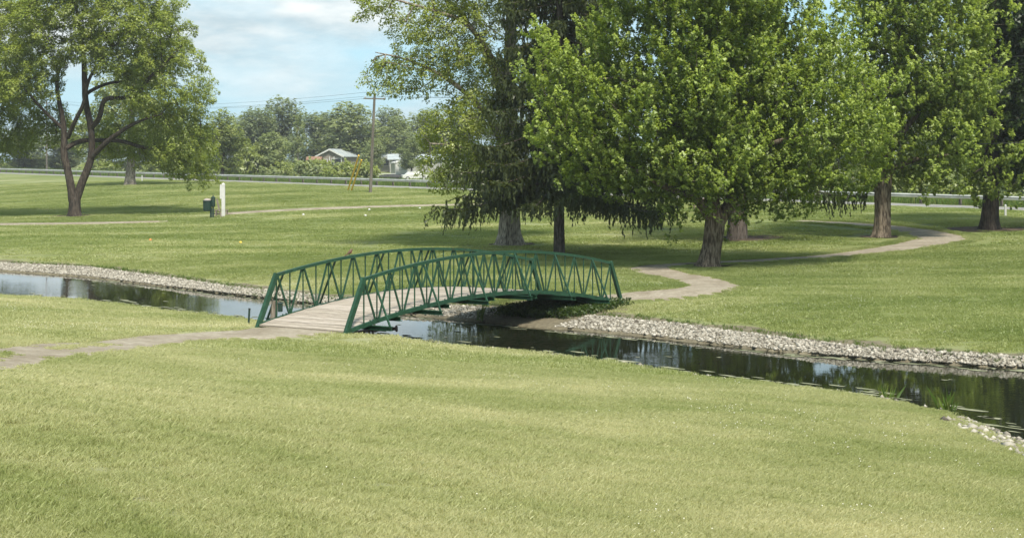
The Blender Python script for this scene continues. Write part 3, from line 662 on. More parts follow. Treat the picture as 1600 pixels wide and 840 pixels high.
def fingers(tips, axes, mass, r, k, nl, reach, leaf, tb, tg, tt2, var=.06):
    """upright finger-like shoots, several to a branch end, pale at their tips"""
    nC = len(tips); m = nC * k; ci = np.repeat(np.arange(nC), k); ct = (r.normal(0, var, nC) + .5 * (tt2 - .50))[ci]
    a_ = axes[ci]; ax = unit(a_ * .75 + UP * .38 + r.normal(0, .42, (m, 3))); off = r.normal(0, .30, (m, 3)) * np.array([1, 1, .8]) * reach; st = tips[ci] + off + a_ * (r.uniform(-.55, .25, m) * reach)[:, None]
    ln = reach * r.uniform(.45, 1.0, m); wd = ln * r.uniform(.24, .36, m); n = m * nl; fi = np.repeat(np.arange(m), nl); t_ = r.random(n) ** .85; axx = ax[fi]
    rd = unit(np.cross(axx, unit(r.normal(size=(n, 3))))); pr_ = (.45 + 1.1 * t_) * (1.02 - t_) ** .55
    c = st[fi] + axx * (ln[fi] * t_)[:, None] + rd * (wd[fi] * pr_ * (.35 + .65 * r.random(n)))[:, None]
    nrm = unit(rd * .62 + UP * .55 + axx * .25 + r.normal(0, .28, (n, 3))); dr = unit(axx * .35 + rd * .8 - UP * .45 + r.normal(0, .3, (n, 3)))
    tint = tb + tg * t_ ** 2.2 + ct[fi] + r.normal(0, .05, n); vn = unit(rd * .55 + mass[ci][fi] * .55 + axx * .2 + UP * .35); return c, nrm, dr, leaf * np.clip(r.lognormal(-.06, .32, n), .45, 1.8), tint, vn  # lit tips and shaded bough cores painted into leaf tint, besides paler young growth
def build_tree(name, base, label, trunk, limbs, lobes, leafm, barkm, n, mind, seed, zattach, nl=70, length=1.0, width=.42, leaf=.15, zmin=1.5, upax=.55, outax=.5,
               flare=.7, droop=0, group=None, tb=.28, tg=.45, up=.6, lift=.15, wide=.40, fz=.45, shell=.30, var=.12, fing=0):
    r = np.random.default_rng(seed); base = np.array(base, float); e = empty(name, base, label, 'tree', group)
    T = np.array(trunk[0], float) - base; new_obj('trunk', trunk_mesh('trunk', T, trunk[1], barkm, seed, flare, fz), e)
    LB = []
    for P, R in limbs:
        Q = np.array(P, float) - base; LB.append((Q, R)); new_obj('limb', trunk_mesh('limb', Q, R, barkm, seed + 3, 0, 1, 9, .04), e)
    L = np.array(lobes, float); L[:, :3] -= base; cen = (L[:, :3] * L[:, 3:4]).sum(0) / L[:, 3].sum()
    pts = clump_points(L, n, mind, r, zmin, shell)
    A, R, ch, ax = skeleton([(T, trunk[1])] + LB, pts, r, zattach, lift=lift)
    new_obj('branches', wood_mesh('branches', A, R, ch, barkm), e)['kind'] = 'stuff'
    outw = unit((pts - cen) * np.array([1, 1, .7])); axes = unit(ax * .5 + outw * outax + UP * upax + r.normal(0, .22, pts.shape))
    if fing:
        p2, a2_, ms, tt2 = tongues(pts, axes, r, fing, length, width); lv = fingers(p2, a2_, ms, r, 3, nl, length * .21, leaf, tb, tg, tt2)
    else: lv = sprays(pts, axes, r, nl, length, width, leaf, tb, tg, up, droop, var)
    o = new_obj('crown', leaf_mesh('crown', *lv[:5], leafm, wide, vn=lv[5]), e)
    return e
class TF:                                # metres at a tree's own distance, from its place in the photograph
    def __init__(s, px, py, z=None): s.b = G(px, py); s.s = FPX / s.b[1]
    def p(s, px, py, dy=0): return np.array([(px - 800) / s.s, s.b[1] + dy, CAMZ - (py - HOR) / s.s])
    def L(s, px, py, rx, ry, dy=0, rd=None): return (*s.p(px, py, dy), rx / s.s, (rd if rd else rx / s.s), ry / s.s)
    def ln(s, pts): return [s.p(*q) for q in pts]

# dark-limbed honey locust on the left
f = TF(117, 338.5)
build_tree('locust_tree', f.b, 'spreading tree with forked dark trunk and twisted limbs at upper left', 
    (f.ln([(117, 340), (117, 330), (117, 318), (118, 308)]), [.46, .42, .42, .36]),
    [(f.ln([(114, 315), (111, 290), (105, 262), (99, 240), (101, 215), (98, 185), (92, 158), (88, 135), (91, 108), (112, 90, -1)]), [.34, .31, .29, .28, .24, .20, .17, .15, .12, .05]),
     (f.ln([(119, 312), (128, 285), (138, 262), (143, 245), (144, 215), (140, 188), (133, 160), (132, 125), (131, 90), (126, 55), (118, 10), (122, -40)]), [.34, .31, .30, .27, .25, .24, .24, .22, .19, .15, .10, .05]),
     (f.ln([(141, 248), (165, 226, -.6), (190, 209, -1.2), (220, 192, -1.8), (262, 180, -2.4)]), [.22, .20, .17, .12, .04]),
     (f.ln([(103, 232), (122, 219, .5), (150, 219, 1), (185, 219, 1.3), (215, 231, 1.6), (255, 233, 1.6), (292, 212, 1.5)]), [.20, .18, .16, .15, .13, .11, .04]),
     (f.ln([(143, 200), (160, 185, -.7), (165, 165, -1.1), (172, 154, -1.4), (200, 155, -1.6), (225, 150, -1.8), (240, 125, -2), (265, 105, -2.2), (298, 72, -2.5)]), [.20, .19, .18, .17, .16, .14, .12, .10, .04]),
     (f.ln([(106, 215), (125, 185, -1), (138, 165, -1.3), (146, 125, -1.6), (166, 98, -1.6), (200, 60, -1.6)]), [.18, .16, .14, .12, .09, .04]),
     (f.ln([(132, 150), (140, 141, .4), (165, 128, 1), (188, 126, 1.6), (215, 112, 2), (250, 70, 2.4)]), [.15, .14, .12, .10, .08, .04]),
     (f.ln([(97, 200), (70, 170, -1), (48, 140, -1.5), (25, 118, -2)]), [.14, .11, .08, .04])],
    [f.L(200, 60, 95, 70, -1.5, 4), f.L(265, 130, 75, 75, -.5, 4), f.L(285, 215, 52, 58, .5, 3.2), f.L(110, 30, 110, 70, 0, 5), f.L(45, 110, 60, 60, -1, 3.5), f.L(180, 10, 110, 60, 1, 5),
     f.L(190, 215, 70, 40, 3.2, 1.6), f.L(60, 190, 40, 40, 2.5, 2), f.L(160, -70, 120, 70, 0, 5), f.L(225, 60, 75, 60, 2.5, 3), f.L(305, 250, 38, 36, .5, 2.6)],
    M_locust, M_bark['dark'], 1500, .48, 101, 3.2, nl=120, length=1.3, width=.52, leaf=.17, zmin=2.6, upax=.05, outax=.45, droop=.35, tb=.33, tg=.30, up=.75, wide=.34, flare=.45, fz=.5)
f2 = TF(-95, 338)
build_tree('locust_tree', f2.b, 'leafy tree reaching in from the left edge of the picture',
    (f2.ln([(-95, 341), (-94, 300), (-90, 240), (-88, 180), (-85, 100), (-85, 0)]), [.5, .40, .34, .28, .2, .1]),
    [(f2.ln([(-92, 250), (-50, 200, -1), (0, 160, -1.5), (40, 130, -2)]), [.2, .16, .1, .05]), (f2.ln([(-90, 200), (-60, 110, 0), (-10, 60, 0), (20, 30, 0)]), [.2, .15, .1, .05])],
    [f2.L(-10, 60, 72, 75, -1, 4), f2.L(-20, 150, 66, 65, -1, 3.5), f2.L(-30, 205, 62, 42, 0, 3), f2.L(-90, 20, 110, 90, 0, 6), f2.L(-140, 120, 90, 90, 0, 5), f2.L(-90, -80, 120, 70, 0, 6), f2.L(30, 10, 50, 50, 1, 3), f2.L(22, 190, 42, 50, 0, 3), f2.L(14, 110, 52, 60, 1, 3)],
    M_locust, M_bark['dark'], 1250, .52, 102, 3.2, nl=120, length=1.4, width=.55, leaf=.17, zmin=2.6, upax=.0, outax=.4, droop=.4, tb=.28, tg=.30, up=.75, wide=.34)
f3 = TF(203, 289)
build_tree('shade_tree', f3.b, 'tree with flared pale grey trunk near the guardrail on the left',
    (f3.ln([(203, 291), (203, 280), (204, 265), (205, 250), (206, 220), (206, 180), (206, 130)]), [.66, .56, .52, .48, .4, .3, .1]), 
    [(f3.ln([(205, 246), (180, 232), (150, 225)]), [.25, .18, .06]), (f3.ln([(205, 246), (230, 232), (265, 226)]), [.25, .18, .06])],
    [f3.L(205, 195, 70, 50, 0, 5), f3.L(250, 210, 50, 38, 0, 4), f3.L(150, 205, 50, 40, 0, 4), f3.L(205, 140, 60, 45, 0, 4.5), f3.L(285, 235, 40, 26, 1, 3)],
    M_far[2], M_bark['grey'], 420, .8, 103, 3.0, nl=60, length=1.6, width=.75, leaf=.30, zmin=2.8, upax=.2, flare=.5)
# old maple with the pale flared trunk, its thin crown reaching left
f = TF(797, 384)
build_tree('maple_tree', f.b, 'tall tree with thick pale flared trunk behind the bridge, airy crown reaching left',
    (f.ln([(797, 386), (797, 375), (797, 350), (797, 300), (796, 240), (795, 180), (796, 100), (800, 0), (806, -120), (810, -220)]), [.50, .47, .47, .46, .42, .38, .30, .24, .16, .05]),
    [(f.ln([(796, 250), (770, 190, -.5), (735, 150, -.8), (690, 118, -1), (640, 95, -1.2), (590, 85, -1.4)]), [.20, .17, .13, .09, .06, .02]),
     (f.ln([(796, 200), (775, 120, .4), (745, 50, .6), (700, 0, .8), (660, -30, 1)]), [.20, .17, .13, .08, .04]),
     (f.ln([(796, 270), (760, 245, -1), (715, 228, -1.6), (675, 225, -1.8)]), [.14, .10, .06, .03]),
     (f.ln([(797, 180), (840, 90, 1), (880, 0, 1.5), (910, -60, 2)]), [.2, .15, .10, .04]),
     (f.ln([(796, 140), (740, 40, -1.5), (670, 20, -2), (600, 0, -2.2), (555, -12, -2.2)]), [.15, .11, .07, .04, .02])],
    [f.L(690, 40, 80, 55, -.5, 2.6), f.L(650, 112, 72, 42, -1, 1.8), f.L(735, 120, 62, 62, .4, 2.2), f.L(700, 200, 50, 40, -1, 1.6), f.L(745, 235, 55, 40, -.3, 1.8), f.L(690, 255, 42, 30, -.6, 1.4),
     f.L(590, 15, 45, 26, -1.5, 1.2), f.L(760, -40, 120, 70, 0, 4), f.L(860, -60, 100, 80, 1, 4), f.L(800, -160, 130, 80, 0, 4.5), f.L(700, 278, 40, 18, -.6, 1.1), f.L(910, 30, 50, 80, 2.2, 2), f.L(605, 125, 40, 22, -1, 1), f.L(750, 190, 60, 70, -1.4, 1.8), f.L(720, 60, 80, 60, -1.4, 2), f.L(770, 270, 46, 34, -1.4, 1.4)],
    M_sugar, M_bark['grey'], 1500, .38, 104, 3.0, nl=80, length=.95, width=.40, leaf=.11, zmin=2.1, upax=.15, outax=.5, tb=.30, tg=.38, flare=1.0, fz=.5, droop=.12)
# the big maple in front
f = TF(1108, 417)
build_tree('maple_tree', f.b, 'big dense bright green maple with leaning furrowed trunk beside the curving path',
    (f.ln([(1107, 419), (1108, 412), (1111, 395), (1114, 375), (1117, 350), (1119, 332)]), [.42, .38, .36, .36, .39, .36]),
    [(f.ln([(1112, 345), (1102, 328, -.2), (1088, 311, -.4), (1062, 299, -.6), (1030, 289, -.8), (985, 262, -1)]), [.22, .21, .19, .16, .13, .05]),
     (f.ln([(1122, 350), (1138, 325, .2), (1150, 305, .3), (1172, 265, .5), (1205, 215, .6), (1260, 150, .6)]), [.26, .25, .23, .2, .15, .06]),
     (f.ln([(1116, 335), (1110, 290, 0), (1108, 230, 0), (1095, 170, 0), (1088, 100, 0), (1092, 20, 0), (1100, -90, 0)]), [.30, .28, .26, .23, .19, .14, .05]),
     (f.ln([(1110, 260), (1065, 205, -.4), (1020, 165, -.6), (980, 130, -.7)]), [.18, .15, .10, .04]),
     (f.ln([(1112, 280), (1155, 240, -1.0), (1205, 222, -1.4), (1250, 212, -1.6)]), [.18, .15, .11, .04])],
    [f.L(1110, 130, 165, 120, 0, 4.6), f.L(985, 185, 105, 85, -.6, 3.2), f.L(1265, 175, 110, 100, 0, 3.4), f.L(1120, 245, 130, 60, -.8, 3.8), f.L(900, 225, 62, 56, -.4, 2.0), f.L(1335, 215, 58, 66, .2, 2.2),
     f.L(868, 105, 45, 62, -.2, 1.6), f.L(1245, 70, 100, 75, .5, 3), f.L(1000, 60, 100, 80, .5, 3), f.L(1110, -20, 170, 110, 0, 4.6), f.L(1110, -140, 150, 110, 0, 4), f.L(1235, 270, 75, 45, -.5, 2.2),
     f.L(985, 265, 55, 26, -.8, 1.5), f.L(1110, 295, 70, 24, -1.0, 1.8), f.L(1375, 165, 26, 36, .2, 1), f.L(1232, 315, 20, 17, -.6, .6), f.L(1330, 275, 36, 24, 0, 1.2), f.L(925, 285, 22, 14, -.5, .7)],
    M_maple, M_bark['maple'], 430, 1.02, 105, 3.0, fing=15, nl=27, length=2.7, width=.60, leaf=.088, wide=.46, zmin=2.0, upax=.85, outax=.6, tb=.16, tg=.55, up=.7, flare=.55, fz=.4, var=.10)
# maple on the right by the bend of the path
f = TF(1378, 371)
build_tree('maple_tree', f.b, 'upright green maple with straight dark trunk inside the bend of the path',
    (f.ln([(1377, 373), (1378, 365), (1379, 340), (1379, 310), (1380, 285), (1384, 255), (1392, 215), (1398, 150), (1405, 60), (1412, -60), (1415, -160)]), [.40, .38, .36, .38, .40, .34, .28, .22, .16, .1, .04]),
    [(f.ln([(1381, 275), (1405, 255, -.6), (1435, 245, -1.2), (1475, 242, -1.8)]), [.18, .15, .1, .04]), (f.ln([(1388, 235), (1430, 180, 0), (1480, 130, 0), (1520, 90, 0)]), [.2, .16, .11, .04]),
     (f.ln([(1380, 300), (1370, 290, -.3), (1362, 286, -.5)]), [.1, .07, .04])],
    [f.L(1440, 115, 95, 80, 0, 3.6), f.L(1400, 200, 60, 60, -.4, 2.6), f.L(1465, 215, 62, 50, -1, 2.4), f.L(1430, 20, 110, 80, 0, 4), f.L(1505, 150, 55, 60, -.6, 2.2), f.L(1525, 50, 40, 50, -.4, 2), f.L(1430, -90, 110, 80, 0, 4),
     f.L(1440, 268, 48, 26, -1, 1.8), f.L(1350, 120, 50, 70, 0, 2.6), f.L(1350, 235, 30, 40, 0, 1.4)],
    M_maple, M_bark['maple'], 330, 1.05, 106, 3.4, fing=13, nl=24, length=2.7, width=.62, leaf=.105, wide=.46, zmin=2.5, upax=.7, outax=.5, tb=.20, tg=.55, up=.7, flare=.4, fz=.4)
f = TF(1545, 359)
build_tree('maple_tree', f.b, 'dark-trunked tree at the right with a low bright bough in front of its trunk',
    (f.ln([(1545, 361), (1545, 352), (1546, 335), (1548, 310), (1549, 270), (1550, 200), (1552, 100), (1555, 0), (1558, -100)]), [.44, .42, .40, .38, .34, .28, .2, .12, .05]),
    [(f.ln([(1549, 285), (1535, 268, -1), (1520, 262, -1.8), (1500, 270, -2.4)]), [.14, .1, .07, .03])],
    [f.L(1532, 278, 40, 32, -1.6, 1.5), f.L(1548, 235, 40, 34, -1.6, 1.5), f.L(1515, 300, 22, 18, -2, .8), f.L(1560, 285, 20, 22, -1.5, .9), f.L(1552, 130, 40, 70, 3.5, 2), f.L(1555, 0, 50, 60, 3.5, 2)],
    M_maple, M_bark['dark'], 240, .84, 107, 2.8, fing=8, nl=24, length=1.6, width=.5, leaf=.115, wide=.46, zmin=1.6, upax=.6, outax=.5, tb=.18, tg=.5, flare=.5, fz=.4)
f = TF(1655, 352)
build_tree('linden_tree', f.b, 'tall very dark green tree filling the right edge of the picture',
    (f.ln([(1655, 354), (1655, 340), (1655, 300), (1655, 200), (1655, 50), (1655, -150)]), [.5, .46, .42, .34, .22, .06]), [],
    [f.L(1600, 120, 85, 100, 0, 4), f.L(1585, 235, 75, 62, .5, 3), f.L(1650, 0, 110, 100, 0, 5), f.L(1680, 200, 110, 90, 0, 5), f.L(1660, -130, 110, 80, 0, 5), f.L(1520, 180, 50, 80, 3.5, 2.4), f.L(1565, 20, 62, 80, -3, 3), f.L(1555, 150, 60, 80, -2.5, 3), f.L(1590, 230, 60, 70, -2, 3)],
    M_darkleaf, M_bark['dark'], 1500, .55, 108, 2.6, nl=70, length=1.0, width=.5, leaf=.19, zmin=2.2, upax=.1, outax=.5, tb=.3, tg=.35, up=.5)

# Norway spruces with weeping boughs
def spruce(base, label, r0, height, z0, blen, seed, nb=120, dens=26, leafm=M_needle):
    r = np.random.default_rng(seed); e = empty('spruce_tree', base, label, 'tree')
    new_obj('trunk', trunk_mesh('trunk', [(0, 0, -.2), (0, 0, .6), (0, 0, 3), (0, 0, height * .6), (0, 0, height)], [r0 * 1.05, r0, r0 * .92, r0 * .5, .03], M_bark['spruce'], seed, .25, .4, 14, .04), e)
    Vs = []; Fs = []; b_ = 0; c = []; nr = []; dr = []; sz = []; ti = []
    for k in range(nb):
        u = (k + r.random()) / nb; z = z0 + (height - z0) * u ** 1.15; az = k * 2.399 + r.normal(0, .25); l = blen * (1 - ((z - z0) / (height - z0))) ** .8 * r.uniform(.72, 1.12) * (1 if z < z0 + 1.3 else .70) + .4
        dx, dy = math.cos(az), math.sin(az); sg = l * r.uniform(.20, .34); s = np.linspace(0, 1, 9)
        P = np.stack([dx * l * s, dy * l * s, z + .10 * l * s - sg * 2.3 * s ** 1.6 + sg * 1.35 * s ** 3.4], 1); P[:, :2] += r.normal(0, .04, (9, 2)) * s[:, None]
        V, F = tube_np(P, np.interp(s, [0, 1], [.02 + .011 * l, .008]), 5); Vs.append(V); Fs.append(F + b_); b_ += len(V)
        nbr = int(dens * l / 2.2) + 4; tang = np.array([dx, dy, 0]); side = np.array([-dy, dx, 0])
        for j in range(nbr):
            t_ = r.uniform(.12, 1) ** .8; p = np.array([np.interp(t_, s, P[:, q]) for q in range(3)]); sp = r.normal(0, .22 + .10 * l * (1 - abs(t_ - .55)))
            hang = r.uniform(.25, 1.0) * (.45 + .10 * l) * (1.15 - .35 * t_)
            st = p + side * sp * .9 + tang * r.normal(0, .1) - UP * abs(sp) * .22; n = max(int(hang / .085), 3)
            if abs(sp) > .12: # lateral twig out to the hanging spray
                for q in np.linspace(.15, 1, max(int(abs(sp) / .10), 2)):
                    c.append(p + (st - p) * q + r.normal(0, .02, 3)); d_ = unit(st - p); dr.append(d_); nr.append(unit(UP + r.normal(0, .4, 3))); sz.append(r.uniform(.16, .26)); ti.append(r.uniform(.2, .6))
            dv = unit(np.array([r.normal(0, .12), r.normal(0, .12), -1.]) + tang * .12)
            for q in range(n):
                g = (q + r.random()) / n; c.append(st + dv * hang * g + r.normal(0, .025, 3)); dr.append(unit(dv + r.normal(0, .28, 3))); nr.append(unit(np.array([*r.normal(size=2), .15])))
                sz.append(r.uniform(.18, .32) * (1.1 - .4 * g)); ti.append(.15 + .35 * r.random() + (.22 if q == n - 1 else 0))
        for q in np.linspace(.1, 1, int(l / .09)):      # along the bough itself
            p = np.array([np.interp(q, s, P[:, w_]) for w_ in range(3)]); c.append(p + r.normal(0, .05, 3)); dr.append(unit(tang + side * r.normal(0, .8) - UP * .2)); nr.append(unit(UP + r.normal(0, .35, 3))); sz.append(r.uniform(.18, .30)); ti.append(r.uniform(.25, .7))
    new_obj('boughs', np_mesh('boughs', np.vstack(Vs), np.vstack(Fs), M_bark['spruce'], True), e)
    new_obj('crown', leaf_mesh('crown', np.array(c), np.array(nr), np.array(dr), np.array(sz), np.array(ti), leafm, .20, .05), e)
sp = G(874, 397); spruce(sp, 'dark weeping spruce with slim straight trunk between the two maples', .235, 21, 3.0, 5.2, 201, 180, 44)
sp = G(1152, 374); spruce(sp, 'dark spruce with broad flared trunk standing behind the big maple', .46, 22, 3.4, 5.6, 202, 120, 30)

# ------------------------------------------------------------------ trees, shrubs and houses beyond the road
def proto_tree(seed, h, rx, m, trunk_h=.25, nclump=90, leaf=.55, nl=46, narrow=1.0, bark='dark'):
    r = np.random.default_rng(seed); T = [(0, 0, -.3), (0, 0, h * .25), (r.normal(0, .3), 0, h * .5), (0, 0, h * .8)]; R = [.035 * h * .6, .025 * h * .6, .017 * h * .6, .05]
    L = []
    for k in range(11):
        u = r.uniform(0, 1); zc = h * (trunk_h + (1 - trunk_h) * (.12 + .72 * u)); w_ = rx * (.75 if u < .25 else 1 - .6 * (u - .25)) ; a_ = r.uniform(0, 6.28); o = w_ * r.uniform(.25, .62)
        L.append((math.cos(a_) * o, math.sin(a_) * o, zc, w_ * r.uniform(.40, .58), w_ * r.uniform(.40, .58), h * r.uniform(.11, .17)))
    L.append((0, 0, h * .84, rx * .42, rx * .42, h * .16))
    pts = clump_points(L, nclump, .16 * rx, r, h * trunk_h * .5, .3)
    A, RR, ch, ax = skeleton([(np.array(T), R)], pts, r, h * .16, rtip=.03, step=1.2)
    cen = np.array([0, 0, h * .55]); axes = unit(ax * .4 + unit(pts - cen) * .6 + UP * .35 + r.normal(0, .2, pts.shape))
    return (trunk_mesh('trunk', T, R, M_bark[bark], seed, .3, .6, 10, .04), wood_mesh('branches', A, RR, ch, M_bark[bark]),
            leaf_mesh('crown', *(lv := sprays(pts, axes, r, nl, rx * .42, rx * .20, leaf, .25, .4, .6, 0, .13))[:5], m, .40, vn=lv[5]))
protos = {'oak': proto_tree(301, 20, 8.5, M_far[0], .16, 190, .55, 60), 'elm': proto_tree(302, 20, 7.5, M_far[1], .14, 190, .55, 60), 'ash': proto_tree(303, 20, 6.5, M_far[1], .18, 160, .5, 60),
          'dense': proto_tree(304, 20, 8.0, M_far[0], .10, 200, .55, 60), 'bright': proto_tree(305, 20, 7.0, M_far[2], .12, 180, .5, 60), 'thin': proto_tree(306, 20, 3.6, M_far[1], .45, 70, .45, 44, bark='grey')}
def far_tree(kind, px, top, d, wpx, label, rot):
    s = FPX / d; x_ = (px - 800) / s; z_ = float(terrain(x_, d)); h = CAMZ + (HOR - top) / s - z_
    e = empty('shade_tree', (x_, d, z_), label, 'tree', 'trees beyond the road'); e.rotation_euler = (0, 0, rot)
    rx = {'oak': 8.5, 'elm': 7.5, 'ash': 6.5, 'dense': 8., 'bright': 7., 'thin': 3.6}[kind]; kx = 1.28 * wpx / s / 2 / rx
    e.scale = (kx, kx, h / 20 * .98)
    for nm, me in zip(('trunk', 'branches', 'crown'), protos[kind]): new_obj(nm, me, e)
for i, a_ in enumerate([('bright', 348, 172, 240, 74, 'yellow-green tree beyond the road just right of the twisted dark limbs'),
    ('dense', 402, 168, 330, 90, 'dark tree beyond the road at the left end of the open skyline'), ('oak', 442, 152, 345, 98, 'tallest dark tree of the far skyline above the brown gabled house'),
    ('dense', 492, 176, 360, 84, 'dark tree in the dip of the far skyline, left of the utility pole'), ('thin', 466, 178, 265, 26, 'slim tree with pale bare trunk beyond the guardrail'),
    ('elm', 545, 158, 340, 112, 'broad tree on the far skyline immediately left of the utility pole'), ('oak', 608, 168, 390, 86, 'tree on the far skyline immediately right of the utility pole'),
    ('ash', 622, 180, 350, 66, 'pale green tree with forked trunk in front of the white houses'), ('elm', 668, 170, 400, 96, 'far tree behind the white houses at the edge of the airy maple crown'),
    ('dense', 725, 172, 390, 110, 'far tree seen through the airy maple crown'), ('oak', 375, 185, 350, 70, 'low dark tree behind the yellow-green tree beyond the road'),
    ('elm', 425, 205, 260, 66, 'mid-green tree standing in front of the dark far skyline trees'), ('oak', 520, 195, 390, 70, 'dark tree directly behind the brown gabled house'), 
    ('ash', 643, 212, 296, 44, 'small round tree just in front of the cream house'), ('elm', 586, 216, 300, 40, 'small tree partly hiding the mobile home by the pole'), ('dense', 800, 180, 380, 110, 'far tree hidden behind the pale flared trunk'), ('bright', 880, 200, 340, 90, 'far tree behind the slim spruce trunk'),
    ('elm', 300, 190, 330, 90, 'far tree behind the lower right limbs of the dark-limbed tree'), ('dense', 235, 195, 340, 100, 'far tree behind the flared pale grey trunk'),
    ('bright', 170, 205, 330, 90, 'far tree right of the forked dark trunk'), ('elm', 100, 205, 350, 90, 'far tree straight behind the forked dark trunk'), ('dense', 35, 200, 340, 100, 'far tree at the left edge behind the guardrail'),
    ('bright', -30, 190, 330, 100, 'far tree beyond the left edge of the guardrail view'),
    ('elm', 965, 205, 300, 110, 'far tree showing between slim spruce trunk and big maple'), ('dense', 1055, 200, 280, 120, 'far tree behind the long low limb of the big maple'), ('bright', 1150, 190, 270, 120, 'far tree behind the big maple trunk'),
    ('oak', 1240, 190, 260, 130, 'far tree right of the big maple trunk beyond the road'), ('elm', 1330, 185, 250, 130, 'far tree beyond the road left of the upright maple'),
    ('dense', 1425, 150, 230, 150, 'dark far tree beyond the road right of the upright maple'), ('dense', 1520, 100, 220, 170, 'dark far tree beyond the road behind the right-hand trunk'), ('oak', 1610, 90, 210, 170, 'dark far tree beyond the road at the right edge')]):
    far_tree(*a_, rot=i * 1.7)
def proto_bush(seed, m):
    r = np.random.default_rng(seed); L = [(r.normal(0, .9), r.normal(0, .6), r.uniform(.6, 1.5), r.uniform(.7, 1.2), r.uniform(.7, 1.1), r.uniform(.5, .9)) for _ in range(8)]
    pts = clump_points(L, 85, .30, r, .1, .3); A, RR, ch, ax = skeleton([(np.array([(0, 0, -.1), (0, 0, .3), (.1, 0, .8)]), [.06, .05, .03])], pts, r, -.2, rtip=.012)
    axes = unit(unit(pts - np.array([0, 0, .4])) + UP * .4 + r.normal(0, .2, pts.shape))
    return wood_mesh('stems', A, RR, ch, M_bark['dark']), leaf_mesh('foliage', *(lv := sprays(pts, axes, r, 46, .9, .36, .24, .3, .4, .6, 0, .12))[:5], m, .40, vn=lv[5])
bprotos = [proto_bush(401, M_far[2]), proto_bush(402, M_far[1]), proto_bush(403, M_far[2]), proto_bush(404, M_far[0])]
def bush(k, x_, d, wid, h, label, grp='shrubs beyond the guardrail'):
    e = empty('roadside_bush', (x_, d, float(terrain(x_, d)) - .05), label, 'bush', grp); e.rotation_euler = (0, 0, x_); e.scale = (wid / 4, wid / 4, h / 2.3)
    for nm, me in zip(('stems', 'foliage'), bprotos[k]): new_obj(nm, me, e)
def railx(px, off):                       # where the line of sight at px crosses a line beyond the rail
    r_ = (px - 800) / FPX; d = (ROAD0 + off) / (r_ * MV[0] + MV[1]); return r_ * d, d
ORD = ['first', 'second', 'third', 'fourth', 'fifth', 'sixth', 'seventh', 'eighth', 'ninth', 'tenth', 'eleventh', 'twelfth']
rb = np.random.default_rng(77)
for k, (px, off, wid, h, mt) in enumerate([(563, 20, 6.0, 4.0, 0), (545, 22, 5.5, 3.6, 1), (527, 20, 6.0, 3.4, 0), (508, 24, 6.5, 3.8, 2), (488, 22, 6.0, 3.8, 1), (468, 24, 6.0, 3.6, 2), (448, 22, 6.0, 3.0, 0), (428, 20, 5.0, 2.6, 1)]):
    x_, d = railx(px, off); bush(mt, x_, d, wid, h, ORD[k] + ' bush beyond the guardrail counting left from the utility pole')
x_, d = railx(402, 24); bush(2, x_, d, 8.0, 6.4, 'tall bright yellow-green bush beyond the guardrail below the far skyline')
for k, (px, off, wid, h, mt) in enumerate([(375, 22, 6, 2.6, 1), (345, 24, 7, 3, 3), (300, 24, 8, 3.4, 0), (255, 26, 8, 3.2, 2), (160, 26, 8, 3.6, 0), (70, 28, 9, 4, 2), (20, 28, 9, 3.4, 0), (-30, 28, 9, 3.6, 1)]):
    x_, d = railx(px, off); bush(mt, x_, d, wid, h, ORD[k] + ' bush beyond the guardrail counting left from the tall bright bush')
for k, (px, off, wid, h, mt) in enumerate([(1605, 20, 6, 3.0, 1), (1560, 22, 6, 3.4, 3), (1505, 20, 6, 3.2, 0), (1462, 22, 6, 3.4, 1), (1420, 20, 6, 3.6, 0), (1395, 24, 6, 3.8, 2), (1330, 22, 7, 3, 1), (1265, 22, 7, 3, 0), (1200, 24, 7, 3, 1), (1060, 24, 7, 3, 2), (985, 22, 7, 2.8, 0), (905, 22, 7, 2.6, 1)]):
    x_, d = railx(px, off); bush(mt, x_, d, wid, h, ORD[k] + ' bush beyond the guardrail counting left from the right edge')

